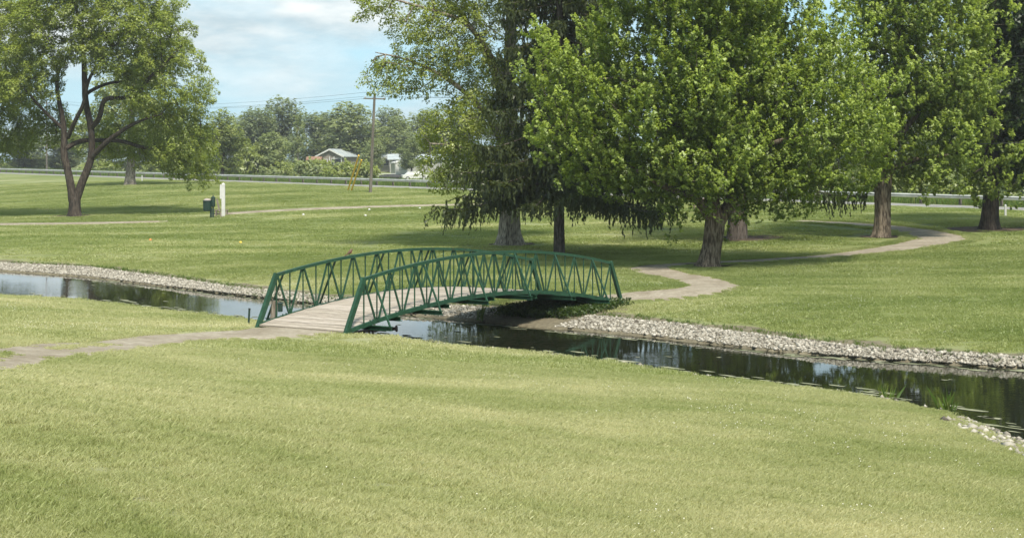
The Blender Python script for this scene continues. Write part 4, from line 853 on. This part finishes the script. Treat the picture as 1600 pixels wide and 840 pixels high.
# houses on the rise
M_brick = noisy('tan_siding', [(.17, .15, .125), (.24, .21, .18)], 2, .9); M_roofm = noisy('pale_metal_roof', [(.26, .29, .30), (.38, .41, .42)], 1, .4, 4, 0, 20, .5)
M_siding = noisy('cream_siding', [(.24, .24, .22), (.31, .31, .28)], 1, .8); M_dark = mat('dark_glass', (.02, .024, .028), .15, 0, .6); M_roofr = noisy('rusty_roof', [(.16, .09, .06), (.24, .14, .09)], 1, .8)
M_shed = noisy('shed_grey_green', [(.24, .28, .26), (.32, .36, .34)], 1, .8)
def gable(e, wid, dep, hw, hr, wallm, roofm, ridge='y', over=.35, zoff=-1.0):
    mb = MB()
    if ridge == 'y':
        mb.add([(-wid / 2, 0, zoff), (wid / 2, 0, zoff), (wid / 2, 0, hw), (0, 0, hr), (-wid / 2, 0, hw), (-wid / 2, dep, zoff), (wid / 2, dep, zoff), (wid / 2, dep, hw), (0, dep, hr), (-wid / 2, dep, hw)],
               [(0, 1, 2, 3, 4), (9, 8, 7, 6, 5), (0, 5, 6, 1), (1, 6, 7, 2), (4, 9, 5, 0)])
        sl = (hr - hw) / (wid / 2); rf = MB()
        for s in (-1, 1): rf.add([(0, -over, hr + .02), (s * (wid / 2 + over), -over, hw - sl * over + .02), (s * (wid / 2 + over), dep + over, hw - sl * over + .02), (0, dep + over, hr + .02),
                                  (0, -over, hr + .20), (s * (wid / 2 + over), -over, hw - sl * over + .20), (s * (wid / 2 + over), dep + over, hw - sl * over + .20), (0, dep + over, hr + .20)], [(0, 1, 2, 3), (7, 6, 5, 4), (0, 4, 5, 1), (1, 5, 6, 2), (2, 6, 7, 3)])
    else:
        mb.add([(-wid / 2, 0, zoff), (-wid / 2, dep, zoff), (-wid / 2, dep, hw), (-wid / 2, dep / 2, hr), (-wid / 2, 0, hw), (wid / 2, 0, zoff), (wid / 2, dep, zoff), (wid / 2, dep, hw), (wid / 2, dep / 2, hr), (wid / 2, 0, hw)],
               [(4, 3, 2, 1, 0), (5, 6, 7, 8, 9), (0, 5, 9, 4), (2, 7, 6, 1), (0, 1, 6, 5)])
        sl = (hr - hw) / (dep / 2); rf = MB()
        for s in (-1, 1): rf.add([(-wid / 2 - over, dep / 2, hr + .02), (-wid / 2 - over, dep / 2 + s * (dep / 2 + over), hw - sl * over + .02), (wid / 2 + over, dep / 2 + s * (dep / 2 + over), hw - sl * over + .02), (wid / 2 + over, dep / 2, hr + .02),
                                  (-wid / 2 - over, dep / 2, hr + .18), (-wid / 2 - over, dep / 2 + s * (dep / 2 + over), hw - sl * over + .18), (wid / 2 + over, dep / 2 + s * (dep / 2 + over), hw - sl * over + .18), (wid / 2 + over, dep / 2, hr + .18)], [(0, 1, 2, 3), (7, 6, 5, 4), (0, 4, 5, 1), (1, 5, 6, 2), (2, 6, 7, 3)])
    mb.obj('wall', wallm, e); rf.obj('roof', roofm, e)
def win(e, x_, z_, ww, hh, name='window', y=-.04):
    f_ = MB().box((x_, y, z_), (ww + .24, .08, hh + .24)).obj(name, M_white, e); g_ = MB().box((x_, y - .06, z_), (ww, .05, hh)).obj('pane', M_dark, f_)
def at_far(px, d): x_ = (px - 800) / FPX * d; return (x_, d, float(terrain(x_, d)))
def zpx(py, d): return CAMZ - (py - HOR) * d / FPX
D1 = 330
b_ = at_far(516, D1); e = empty('house', b_, 'brown gabled house with pale metal roof behind the far shrubs', 'house', rz=-.35)
zz = lambda py, d=D1: zpx(py, d) - b_[2]
gable(e, 5.6, 11, zz(244), zz(234), M_brick, M_roofm, 'y', .4)
win(e, -1.2, zz(255), 1.0, 1.4); win(e, 1.4, zz(256), 2.0, 2.0, 'door')
for x_ in (-.1, .9, 2.5): MB().box((x_, -.12, zz(255)), (.16, .12, 2.6)).obj('porch_post', M_white, e)
for s in (-1, 1): MB().beam((0, -.46, zz(234) + .05), (s * 3.2, -.46, zz(245) - .02), .1, .28).obj('barge_board', M_white, e)
b_ = at_far(490, 322); e = empty('shed', b_, 'small pale shed with rusty roof left of the brown gabled house', 'shed'); gable(e, 2.6, 3, zpx(250, 322) - b_[2], zpx(246, 322) - b_[2], M_siding, M_roofr, 'x', .2); win(e, .7, zpx(256, 322) - b_[2], .6, 1.6, 'door')
D2 = 345
b_ = at_far(594, D2); e = empty('house', b_, 'long low white mobile home with porch right of the utility pole', 'house', rz=-.1); zz = lambda py: zpx(py, D2) - b_[2]
gable(e, 9.5, 5, zz(244.5), zz(240), M_siding, M_roofm, 'x', .5)
for x_ in (-2.9, -.9, 1.2, 3.3): win(e, x_, zz(254), .9, 1.2)
for x_ in (-1.8, .2, 2.3, 4.4): MB().box((x_, -1.6, zz(254)), (.14, .14, 3.0)).obj('porch_post', M_white, e)
MB().box((1.2, -.9, zz(247)), (7, 1.8, .14)).obj('porch_roof', M_white, e)
D3 = 335
b_ = at_far(650, D3); e = empty('house', b_, 'cream house with dark windows at the edge of the airy maple crown', 'house', rz=.08); zz = lambda py: zpx(py, D3) - b_[2]
gable(e, 10.5, 7, zz(249), zz(242), M_siding, M_roofm, 'x', .5)
for x_ in (-4.2, -1.6, .4, 2.8): win(e, x_, zz(254), 1.0, 1.1)
MB().box((-3.0, -.07, zz(255)), (.9, .08, 2.0)).obj('door', M_dark, e)
b_ = at_far(627, 300); e = empty('shed', b_, 'small white garden shed with grey door in front of the cream house', 'shed', rz=.35); zz = lambda py: zpx(py, 300) - b_[2]
gable(e, 2.4, 2.6, zz(255.5), zz(252.5), M_white, M_white, 'y', .12); MB().box((.2, -.05, zz(260)), (1.3, .06, 1.3)).obj('door', M_shed, e)
b_ = at_far(617.5, 298); m_ = MB().tube([(0, 0, -.2), (0, 0, 1.5), (0, 0, 2.6)], [.07, .06, .05], 8).obj('flagpole', M_white, None, b_); link_tag(m_, 'thin white pole beside the small white garden shed', 'pole')
b_ = at_far(603, 275); e = empty('dock_railing', b_, 'white rail fence on the slope below the mobile home', 'fence', rz=.05)
for x_ in np.linspace(-1.5, 1.5, 7): MB().box((x_, 0, .35), (.07, .07, 1.1)).obj('post', M_white, e)
for z_ in (.45, .86): MB().box((0, -.06, z_), (3.2, .05, .08)).obj('rail', M_white, e)
b_ = at_far(611, 262); e = empty('covered_boat', b_, 'long low black covered boat beyond the guardrail', 'boat', rz=.05)
MB().tube([(-1.9, 0, .55), (-1.6, 0, .55), (-.6, 0, .6), (.8, 0, .58), (1.6, 0, .60), (2.0, 0, .68)], [.22, .36, .45, .45, .32, .06], 12).obj('hull', M_black, e, smooth=True)
for x_ in (-.7, .9): MB().box((x_, 0, .05), (.16, .9, .36)).obj('cradle', M_post, e)
# car
b_ = at_far(648, 262); e = empty('parked_car', b_, 'white car parked beyond the guardrail right of the black boat', 'car', rz=.25)
cs = [(-2.1, .35), (-2.1, .85), (-1.5, .95), (-1.0, 1.42), (.5, 1.45), (1.1, 1.0), (2.0, .85), (2.1, .35)]
n = len(cs); mb = MB(); mb.add([(x_, s * (.85 if z_ < 1.1 else .68), z_) for s in (-1, 1) for x_, z_ in cs], [tuple(range(n)), tuple(range(2 * n - 1, n - 1, -1))] + [(i, n + i, n + (i + 1) % n, (i + 1) % n) for i in range(n)]); mb.obj('body', M_white, e)
MB().add([(-1.25, -.80, 1.0), (.85, -.80, 1.0), (.42, -.715, 1.36), (-.95, -.715, 1.36)], [(0, 1, 2, 3)]).obj('window', M_dark, e)
for x_ in (-1.3, 1.3):
    for s in (-1, 1):
        wh = MB().tube([(x_, s * .72, .33), (x_, s * .90, .33)], .33, 16).obj('wheel', M_black, e); MB().tube([(x_, s * .901, .33), (x_, s * .915, .33)], .2, 12).obj('rim', M_steel, wh)

# ------------------------------------------------------------------ bare soil rings under the trunks
def soil_ring(px, py, rx, label):
    q = G(px, py); n = 36; a_ = np.arange(n) * 2 * np.pi / n; rr = rx * (1 + .18 * noise2(np.cos(a_) * 3, np.sin(a_) * 3, 1, int(px)))
    x_ = q[0] + np.cos(a_) * rr; y_ = q[1] + np.sin(a_) * rr; V = [(q[0], q[1], q[2] + .035)] + [(u, v, float(terrain(u, v)) + .032) for u, v in zip(x_, y_)]
    o = MB().add(V, [(0, 1 + i, 1 + (i + 1) % n) for i in range(n)]).obj('bare_soil', M_soil); link_tag(o, label, kind='structure'); RINGS.append((q[0], q[1], rx))
RINGS = []
for a_ in ((797, 382, 1.15, 'bare soil round the thick pale flared trunk'), (1112, 414, 1.0, 'bare soil round the big maple trunk'), (1162, 373, 1.9, 'bare soil round the broad spruce trunk'), (1378, 370, 1.0, 'bare soil round the upright maple trunk'),
           (1545, 358, 2.0, 'bare soil round the right-hand trunk'), (117, 337.5, 1.6, 'bare soil round the forked dark trunk'), (874, 396, .6, 'bare soil round the slim spruce trunk')): soil_ring(*a_)

# ------------------------------------------------------------------ riprap stones
def ico():
    t_ = (1 + 5 ** .5) / 2; V = unit(np.array([(-1, t_, 0), (1, t_, 0), (-1, -t_, 0), (1, -t_, 0), (0, -1, t_), (0, 1, t_), (0, -1, -t_), (0, 1, -t_), (t_, 0, -1), (t_, 0, 1), (-t_, 0, -1), (-t_, 0, 1)], float))
    F = np.array([(0, 11, 5), (0, 5, 1), (0, 1, 7), (0, 7, 10), (0, 10, 11), (1, 5, 9), (5, 11, 4), (11, 10, 2), (10, 7, 6), (7, 1, 8), (3, 9, 4), (3, 4, 2), (3, 2, 6), (3, 6, 8), (3, 8, 9), (4, 9, 5), (2, 4, 11), (6, 2, 10), (8, 6, 7), (9, 8, 1)]); return V, F
def stones(name, P, S, label, seed):
    r = np.random.default_rng(seed); V0 = np.array([(1, 0, 0), (-1, 0, 0), (0, 1, 0), (0, -1, 0), (0, 0, 1), (0, 0, -1), (.7, .7, .62), (-.7, -.7, .62)], float); F0 = np.array([(0, 2, 6), (2, 4, 6), (4, 0, 6), (1, 3, 7), (3, 4, 7), (4, 1, 7), (2, 1, 4), (3, 0, 4), (2, 0, 5), (1, 2, 5), (3, 1, 5), (0, 3, 5)]); n = len(P); V = V0[None] * (1.12 + r.normal(0, .20, (n, 8, 1))); ax = r.uniform(.65, 1.35, (n, 1, 3)); ax[:, :, 2] *= .75; V = V * ax * S[:, None, None]
    th = r.uniform(0, 6.28, n); c, s = np.cos(th), np.sin(th); x_ = V[:, :, 0] * c[:, None] - V[:, :, 1] * s[:, None]; y_ = V[:, :, 0] * s[:, None] + V[:, :, 1] * c[:, None]
    V = np.stack([x_, y_, V[:, :, 2]], -1) + P[:, None, :]; F = (F0[None] + (np.arange(n) * 8)[:, None, None]).reshape(-1, 3)
    o = new_obj(name, np_mesh(name, V.reshape(-1, 3), F, M_stone, False, {'tint': np.repeat(np.clip(r.normal(.55, .25, n), 0, 1), 8)})); link_tag(o, label, kind='stuff')
def band(n, t0, t1, fn, seed):
    r = np.random.default_rng(seed); tt = r.uniform(t0, t1, n); lo, hi = fn(tt); a_ = lo + (hi - lo) * r.random(n); x_ = NV[0] * a_ + TV[0] * tt; y_ = NV[1] * a_ + TV[1] * tt; return x_, y_, r
def far_band(tt): l, h, nn = ext(tt, far_e), ext(tt, grav_e), ext(tt, near_e); l = np.maximum(l, nn + 2.2); h = np.maximum(h, l + .5); return l + .12 * (h - l), h + .12 + .22 * noise2(tt, tt * 0, 1.1, 61)
x_, y_, r = band(31000, -72, -8, far_band, 501)
# no stones in the muddy gap under the far end of the bridge
e_ = (x_ - B1[0]) * BU[0] + (y_ - B1[1]) * BU[1]; l_ = (x_ - B1[0]) * BV[0] + (y_ - B1[1]) * BV[1]; keep = ~((l_ > -2.1) & (l_ < .9)); x_, y_ = x_[keep], y_[keep]
S = np.clip(r.lognormal(-3.58, .42, len(x_)), .012, .055); stones('riprap', np.stack([x_, y_, terrain(x_, y_) + S * .12], 1), S, 'band of pale grey riprap stones along the far bank', 502)
def near_band(tt): h = ext(tt, near_e); return h - .75, h + .10
tr = prof([(1510, 656), (1600, 693), (1760, 769)], ZW)[0]
x_, y_, r = band(1900, tr.min(), tr.max(), near_band, 503); S = r.lognormal(-3.6, .4, len(x_)); stones('riprap', np.stack([x_, y_, terrain(x_, y_) + S * .35], 1), S, 'patch of pale stones on the near bank at the right edge', 504)
def near_thin(tt): h = ext(tt, near_e); return h - .12, h + .10
x_, y_, r = band(300, -46, -14, near_thin, 505); S = r.lognormal(-3.6, .3, len(x_)); stones('pebbles', np.stack([x_, y_, terrain(x_, y_) + S * .3], 1), S, 'thin line of pebbles along the near water edge', 506)

# scum and lily patches on the water
r = np.random.default_rng(520); V = []; Fq = []
for k in range(420):
    tt = r.uniform(-60, -9); nn, ff = float(ext(np.array(tt), near_e)), float(ext(np.array(tt), far_e)); ff = max(ff, nn + 2.2); u = r.random()
    a_ = (nn + abs(r.normal(0, .35)) + .25) if u < .45 else (ff - abs(r.normal(0, .30)) - .1 if u < .9 else r.uniform(nn, ff)); rr = r.uniform(.025, .11) * (.6 if u > .9 else 1); el = r.uniform(1.2, 5.0)
    cx, cy = NV * a_ + TV * tt; n = 9; b_ = len(V); V.append((cx, cy, ZW + .006))
    for i in range(n):
        g = 2 * math.pi * i / n; q = rr * r.uniform(.6, 1.2); o = TV * math.cos(g) * q * el + NV * math.sin(g) * q; V.append((cx + o[0], cy + o[1], ZW + .006))
    Fq += [(b_, b_ + 1 + i, b_ + 1 + (i + 1) % n) for i in range(n)]
link_tag(MB().add(V, Fq).obj('pond_scum', M_scum), 'pale floating weed and scum along the stream edges', kind='stuff')

# ------------------------------------------------------------------ grass, reeds, clover
def blades(n, size, h, wd, r, lean=1.1):
    x_ = r.uniform(-size, size, n); y_ = r.uniform(-size, size, n); a_ = r.uniform(0, 6.28, n); hh = h * r.uniform(.5, 1.3, n); l = r.normal(0, lean, n) * hh; la = r.uniform(0, 6.28, n)
    sx, sy = np.cos(a_) * wd / 2, np.sin(a_) * wd / 2; z0 = np.full(n, -.01)
    V = np.stack([np.stack([x_ - sx, y_ - sy, z0], 1), np.stack([x_ + sx, y_ + sy, z0], 1), np.stack([x_ + np.cos(la) * l * .4 + sx * .7, y_ + np.sin(la) * l * .4 + sy * .7, hh * .6], 1), np.stack([x_ + np.cos(la) * l, y_ + np.sin(la) * l, hh], 1)], 1).reshape(-1, 3)
    i = np.arange(n)[:, None] * 4; F = np.concatenate([i + np.array([[0, 1, 2]]), i + np.array([[0, 2, 3]])], 1).reshape(-1, 3); return V, F, np.repeat(r.random(n) ** 1.3, 4)
def gn_scatter(name, pts, scale, src, label, seed):
    me = bpy.data.meshes.new(name); me.vertices.add(len(pts)); me.vertices.foreach_set('co', np.ascontiguousarray(pts, np.float32).ravel()); me.update()
    a_ = me.attributes.new('sc', 'FLOAT', 'POINT'); a_.data.foreach_set('value', np.ascontiguousarray(scale, np.float32))
    o = new_obj(name, me); g = bpy.data.node_groups.new(name, 'GeometryNodeTree'); g.interface.new_socket('Geometry', in_out='INPUT', socket_type='NodeSocketGeometry'); g.interface.new_socket('Geometry', in_out='OUTPUT', socket_type='NodeSocketGeometry')
    i = g.nodes.new('NodeGroupInput'); q = g.nodes.new('NodeGroupOutput'); m2p = g.nodes.new('GeometryNodeMeshToPoints'); ip = g.nodes.new('GeometryNodeInstanceOnPoints'); oi = g.nodes.new('GeometryNodeObjectInfo'); rv = g.nodes.new('FunctionNodeRandomValue'); at = g.nodes.new('GeometryNodeInputNamedAttribute')
    oi.inputs['Object'].default_value = src; oi.inputs['As Instance'].default_value = True
    rv.data_type = 'FLOAT_VECTOR'; rv.inputs[0].default_value = (-.04, -.04, 0); rv.inputs[1].default_value = (.04, .04, 6.283); rv.inputs['Seed'].default_value = seed
    at.data_type = 'FLOAT'; at.inputs['Name'].default_value = 'sc'
    L = g.links.new; L(i.outputs[0], m2p.inputs['Mesh']); L(m2p.outputs[0], ip.inputs['Points']); L(oi.outputs['Geometry'], ip.inputs['Instance']); L(rv.outputs[0], ip.inputs['Rotation']); L(at.outputs['Attribute'], ip.inputs['Scale']); L(ip.outputs[0], q.inputs[0])
    md = o.modifiers.new('scatter', 'NODES'); md.node_group = g; link_tag(o, label, kind='stuff'); return o
def src_obj(name, V, F, tint, m): return bpy.data.objects.new(name, np_mesh(name, V, F, m, False, {'tint': tint}))
def path_dist(x_, y_):
    d = np.full(len(x_), 99.)
    for P in PATHS:
        for i in range(0, len(P) - 1, 2):
            q = P[i]; near = (np.abs(x_ - q[0]) < 6) & (np.abs(y_ - q[1]) < 6)
            if near.any(): d[near] = np.minimum(d[near], np.hypot(x_[near] - q[0], y_[near] - q[1]) - q[2] / 2)
    return d
def lawn_pts(d0, d1, dens, r, edge, half=.40):
    n = int(dens * half * (d1 * d1 - d0 * d0)); d = np.sqrt(r.uniform(d0 * d0, d1 * d1, n)); x_ = r.uniform(-half, half, n) * d; y_ = d
    a, tt, a1, a2, a3 = stream(x_, y_); rr = x_ * MV[0] + y_ * MV[1] - ROAD0
    ok = ((a < a1 - edge * .5 - .18) | (a > a3 + .80 + edge * .5 + .5 * np.clip(noise2(x_, y_, 1.7, 8) + .4, 0, 2))) & (rr < -1.2 - min(edge, 1.0))
    for c in RINGS: ok &= np.hypot(x_ - c[0], y_ - c[1]) > c[2] * r.uniform(.75, 1.05, n)
    e_ = (x_ - B0[0]) * BU[0] + (y_ - B0[1]) * BU[1]; l_ = (x_ - B0[0]) * BV[0] + (y_ - B0[1]) * BV[1]; ok &= ~((e_ > -.15) & (e_ < BL + .1) & (np.abs(l_) < BW / 2 + .3))
    x_, y_ = x_[ok], y_[ok]; pd = path_dist(x_, y_); ok = pd > edge * .7 + r.normal(0, .10, len(pd)); x_, y_ = x_[ok], y_[ok]
    return np.stack([x_, y_, terrain(x_, y_)], 1)
r = np.random.default_rng(600)
near_src = src_obj('blade_patch', *blades(360, .20, .034, .0050, r, .65), M_blade); mid_src = src_obj('blade_patch_mid', *blades(330, .40, .034, .017, r, .8), M_blade); far_src = src_obj('blade_patch_far', *blades(380, 1.0, .038, .045, r, .8), M_blade)
P = lawn_pts(8.5, 34, 44, r, .16) + np.array([0, 0, .012]); gn_scatter('lawn_grass', P, r.uniform(.85, 1.2, len(P)) * (1 + .12 * noise2(P[:, 0], P[:, 1], .8, 9)), near_src, 'mown grass blades of the near lawn', 1)
# thin turf down the middle of the left-hand path and over the edges of both
tp = []; tsc = []
for P, cnt, lo in ((PATHS[0], 700, True), (PATHS[0], 900, False), (PATHS[1], 3000, False)):
    k = r.integers(0, len(P), cnt); T = np.gradient(P[:, :2], axis=0); T /= np.linalg.norm(T, axis=1)[:, None]; nn = np.stack([-T[:, 1], T[:, 0]], 1)
    o_ = r.normal(.1, .13, cnt) if lo else r.choice([-1, 1], cnt) * (P[k, 2] / 2 + r.normal(-.02, .16, cnt)); q = P[k, :2] + nn[k] * o_[:, None]
    ok = (noise2(q[:, 0], q[:, 1], 1.5, 44) > .02) if lo else np.ones(cnt, bool); e_ = (q - B0) @ BU; l_ = (q - B0) @ BV; ok &= ~((e_ > (-3.5 if lo else -.4)) & (e_ < BL + .4) & (np.abs(l_) < BW / 2 + .3)); q = q[ok]; tp.append(np.c_[q, terrain(q[:, 0], q[:, 1]) + .02]); tsc.append(r.uniform(.4, .9, len(q)) * (1 if P is PATHS[0] else np.clip(q[:, 1] / 42, 1, 2.6)))
tp = np.vstack(tp); gn_scatter('path_turf', tp, np.concatenate(tsc), src_obj('turf_patch', *blades(90, .13, .045, .009, r, .8), M_blade), 'thin turf creeping over the gravel cart path edges', 8)
P = lawn_pts(34, 72, 7.5, r, .30); gn_scatter('lawn_grass', P, r.uniform(.75, 1.25, len(P)), mid_src, 'mown grass blades round the bridge and the stream', 2)
P = lawn_pts(72, 215, 1.3, r, 1.9); gn_scatter('lawn_grass', P, r.uniform(.75, 1.2, len(P)), far_src, 'mown grass blades of the far lawn up to the road', 3)
# ragged longer grass on the water's edge, along paths, round the bridge
reed = src_obj('reed_patch', *blades(26, .09, .20, .010, r, .30), M_reed)
pts = []; scs = []
for (fn_, t0, t1, n, s0, s1) in ((lambda t_: (ext(t_, near_e) - .30, ext(t_, near_e) + .02), -60, -9, 900, .10, .24), (lambda t_: (ext(t_, grav_e) + .05, ext(t_, grav_e) + .8), -70, -8, 1500, .2, .5)):
    x_, y_, rr_ = band(n, t0, t1, fn_, 610 + n); pts.append(np.stack([x_, y_, terrain(x_, y_)], 1)); scs.append(rr_.uniform(s0, s1, n))
gn_scatter('bank_grass', np.vstack(pts), np.concatenate(scs), reed, 'ragged longer grass along the banks and path edges', 4)
tall = src_obj('tall_grass_patch', *blades(60, .8, .9, .05, r, .25), M_reed)
ss = r.uniform(-330, 110, 2600); oo = r.uniform(8.9, 16, 2600); q = np.array([road_pt(a_, b_) for a_, b_ in zip(ss, oo)]); gn_scatter('roadside_grass', np.c_[q, terrain(q[:, 0], q[:, 1])], r.uniform(.4, 1.1, 2600) * np.where(oo > 11, 1.2, .7), tall, 'tall rough grass behind the guardrail', 5)
# reed tufts standing singly on the near bank
for (px, py, h, lb) in ((912, 552, .38, 'reed tuft on the near bank below the right end of the bridge'), (975, 561, .34, 'reed tuft on the near bank next to the floating scum'), (1385, 617, .50, 'biggest reed tuft, on the near bank at the right'), (1478, 636, .55, 'reed tuft beside the near stones at the right edge'),
                        (678, 528, .36, 'reed tuft on the near bank under the near rail'), (750, 500, .5, 'reed tuft growing in the far stones under the bridge'), (1268, 600, .3, 'small reed tuft on the near bank mid right'), (655, 527, .28, 'small pale reed tuft nearest the rusty pipe')):
    q = on_plane(px, py, ZW + .05); V, F, tn = blades(46, .10, h * .85, .011, r, .35); o = new_obj('reed_tuft', np_mesh('reed_tuft', V, F, M_reed, False, {'tint': tn}), None, (float(q[0]), float(q[1]), float(terrain(float(q[0]), float(q[1]))))); link_tag(o, lb, 'reed tuft', 'reed tufts by the water')
# weeds in the muddy gap at the far abutment
wp_ = []; n = 420; e_ = r.uniform(-3.6, -.3, n); l_ = r.uniform(-1.9, .8, n); q = B1 + BU * e_[:, None] + BV * l_[:, None]; z_ = terrain(q[:, 0], q[:, 1]); ok = z_ > ZW + .02; q = q[ok]; z_ = z_[ok]; n = len(q)
nl = 26; ci = np.repeat(np.arange(n), nl); c = np.c_[q, z_][ci] + np.c_[r.normal(0, .09, (n * nl, 2)), r.uniform(0, .22, n * nl)]
o = new_obj('bank_weeds', leaf_mesh('bank_weeds', c, unit(r.normal(size=(n * nl, 3)) + UP * .5), unit(r.normal(size=(n * nl, 3)) + UP * .6), r.uniform(.05, .12, n * nl), r.uniform(0, 1, n * nl) * .6, M_weed, .25)); link_tag(o, 'dark weeds on the muddy bank under the right end of the bridge', kind='stuff')
# clover heads
V0, F0 = ico(); cl = src_obj('clover_head', V0 * np.array([.0065, .0065, .006]) + np.array([0, 0, .055]), F0, np.zeros(12), M_clover)
P = lawn_pts(9, 64, 9, r, .3); k = noise2(P[:, 0] * .6, P[:, 1], .55, 14) + .5 * noise2(P[:, 0], P[:, 1], 2.2, 15); P = P[k > .30]; gn_scatter('clover', P + np.c_[r.normal(0, .05, (len(P), 2)), np.zeros(len(P))], r.uniform(.7, 1.4, len(P)), cl, 'white clover flowers dotted over the lawn', 6)


# ------------------------------------------------------------------ thin summer haze
M_haze = bpy.data.materials.new('haze'); M_haze.use_nodes = True; t = M_haze.node_tree; t.nodes.clear()
pv = N(t, 'ShaderNodeVolumePrincipled', Density=.00026, Anisotropy=.2); pv.inputs['Color'].default_value = (.93, .96, 1, 1)
o = N(t, 'ShaderNodeOutputMaterial'); LK(t, pv.outputs[0], o.inputs['Volume'])
link_tag(MB().box((0, 420, 14), (1400, 1000, 34)).obj('haze', M_haze), 'thin summer haze over the whole place', kind='stuff')
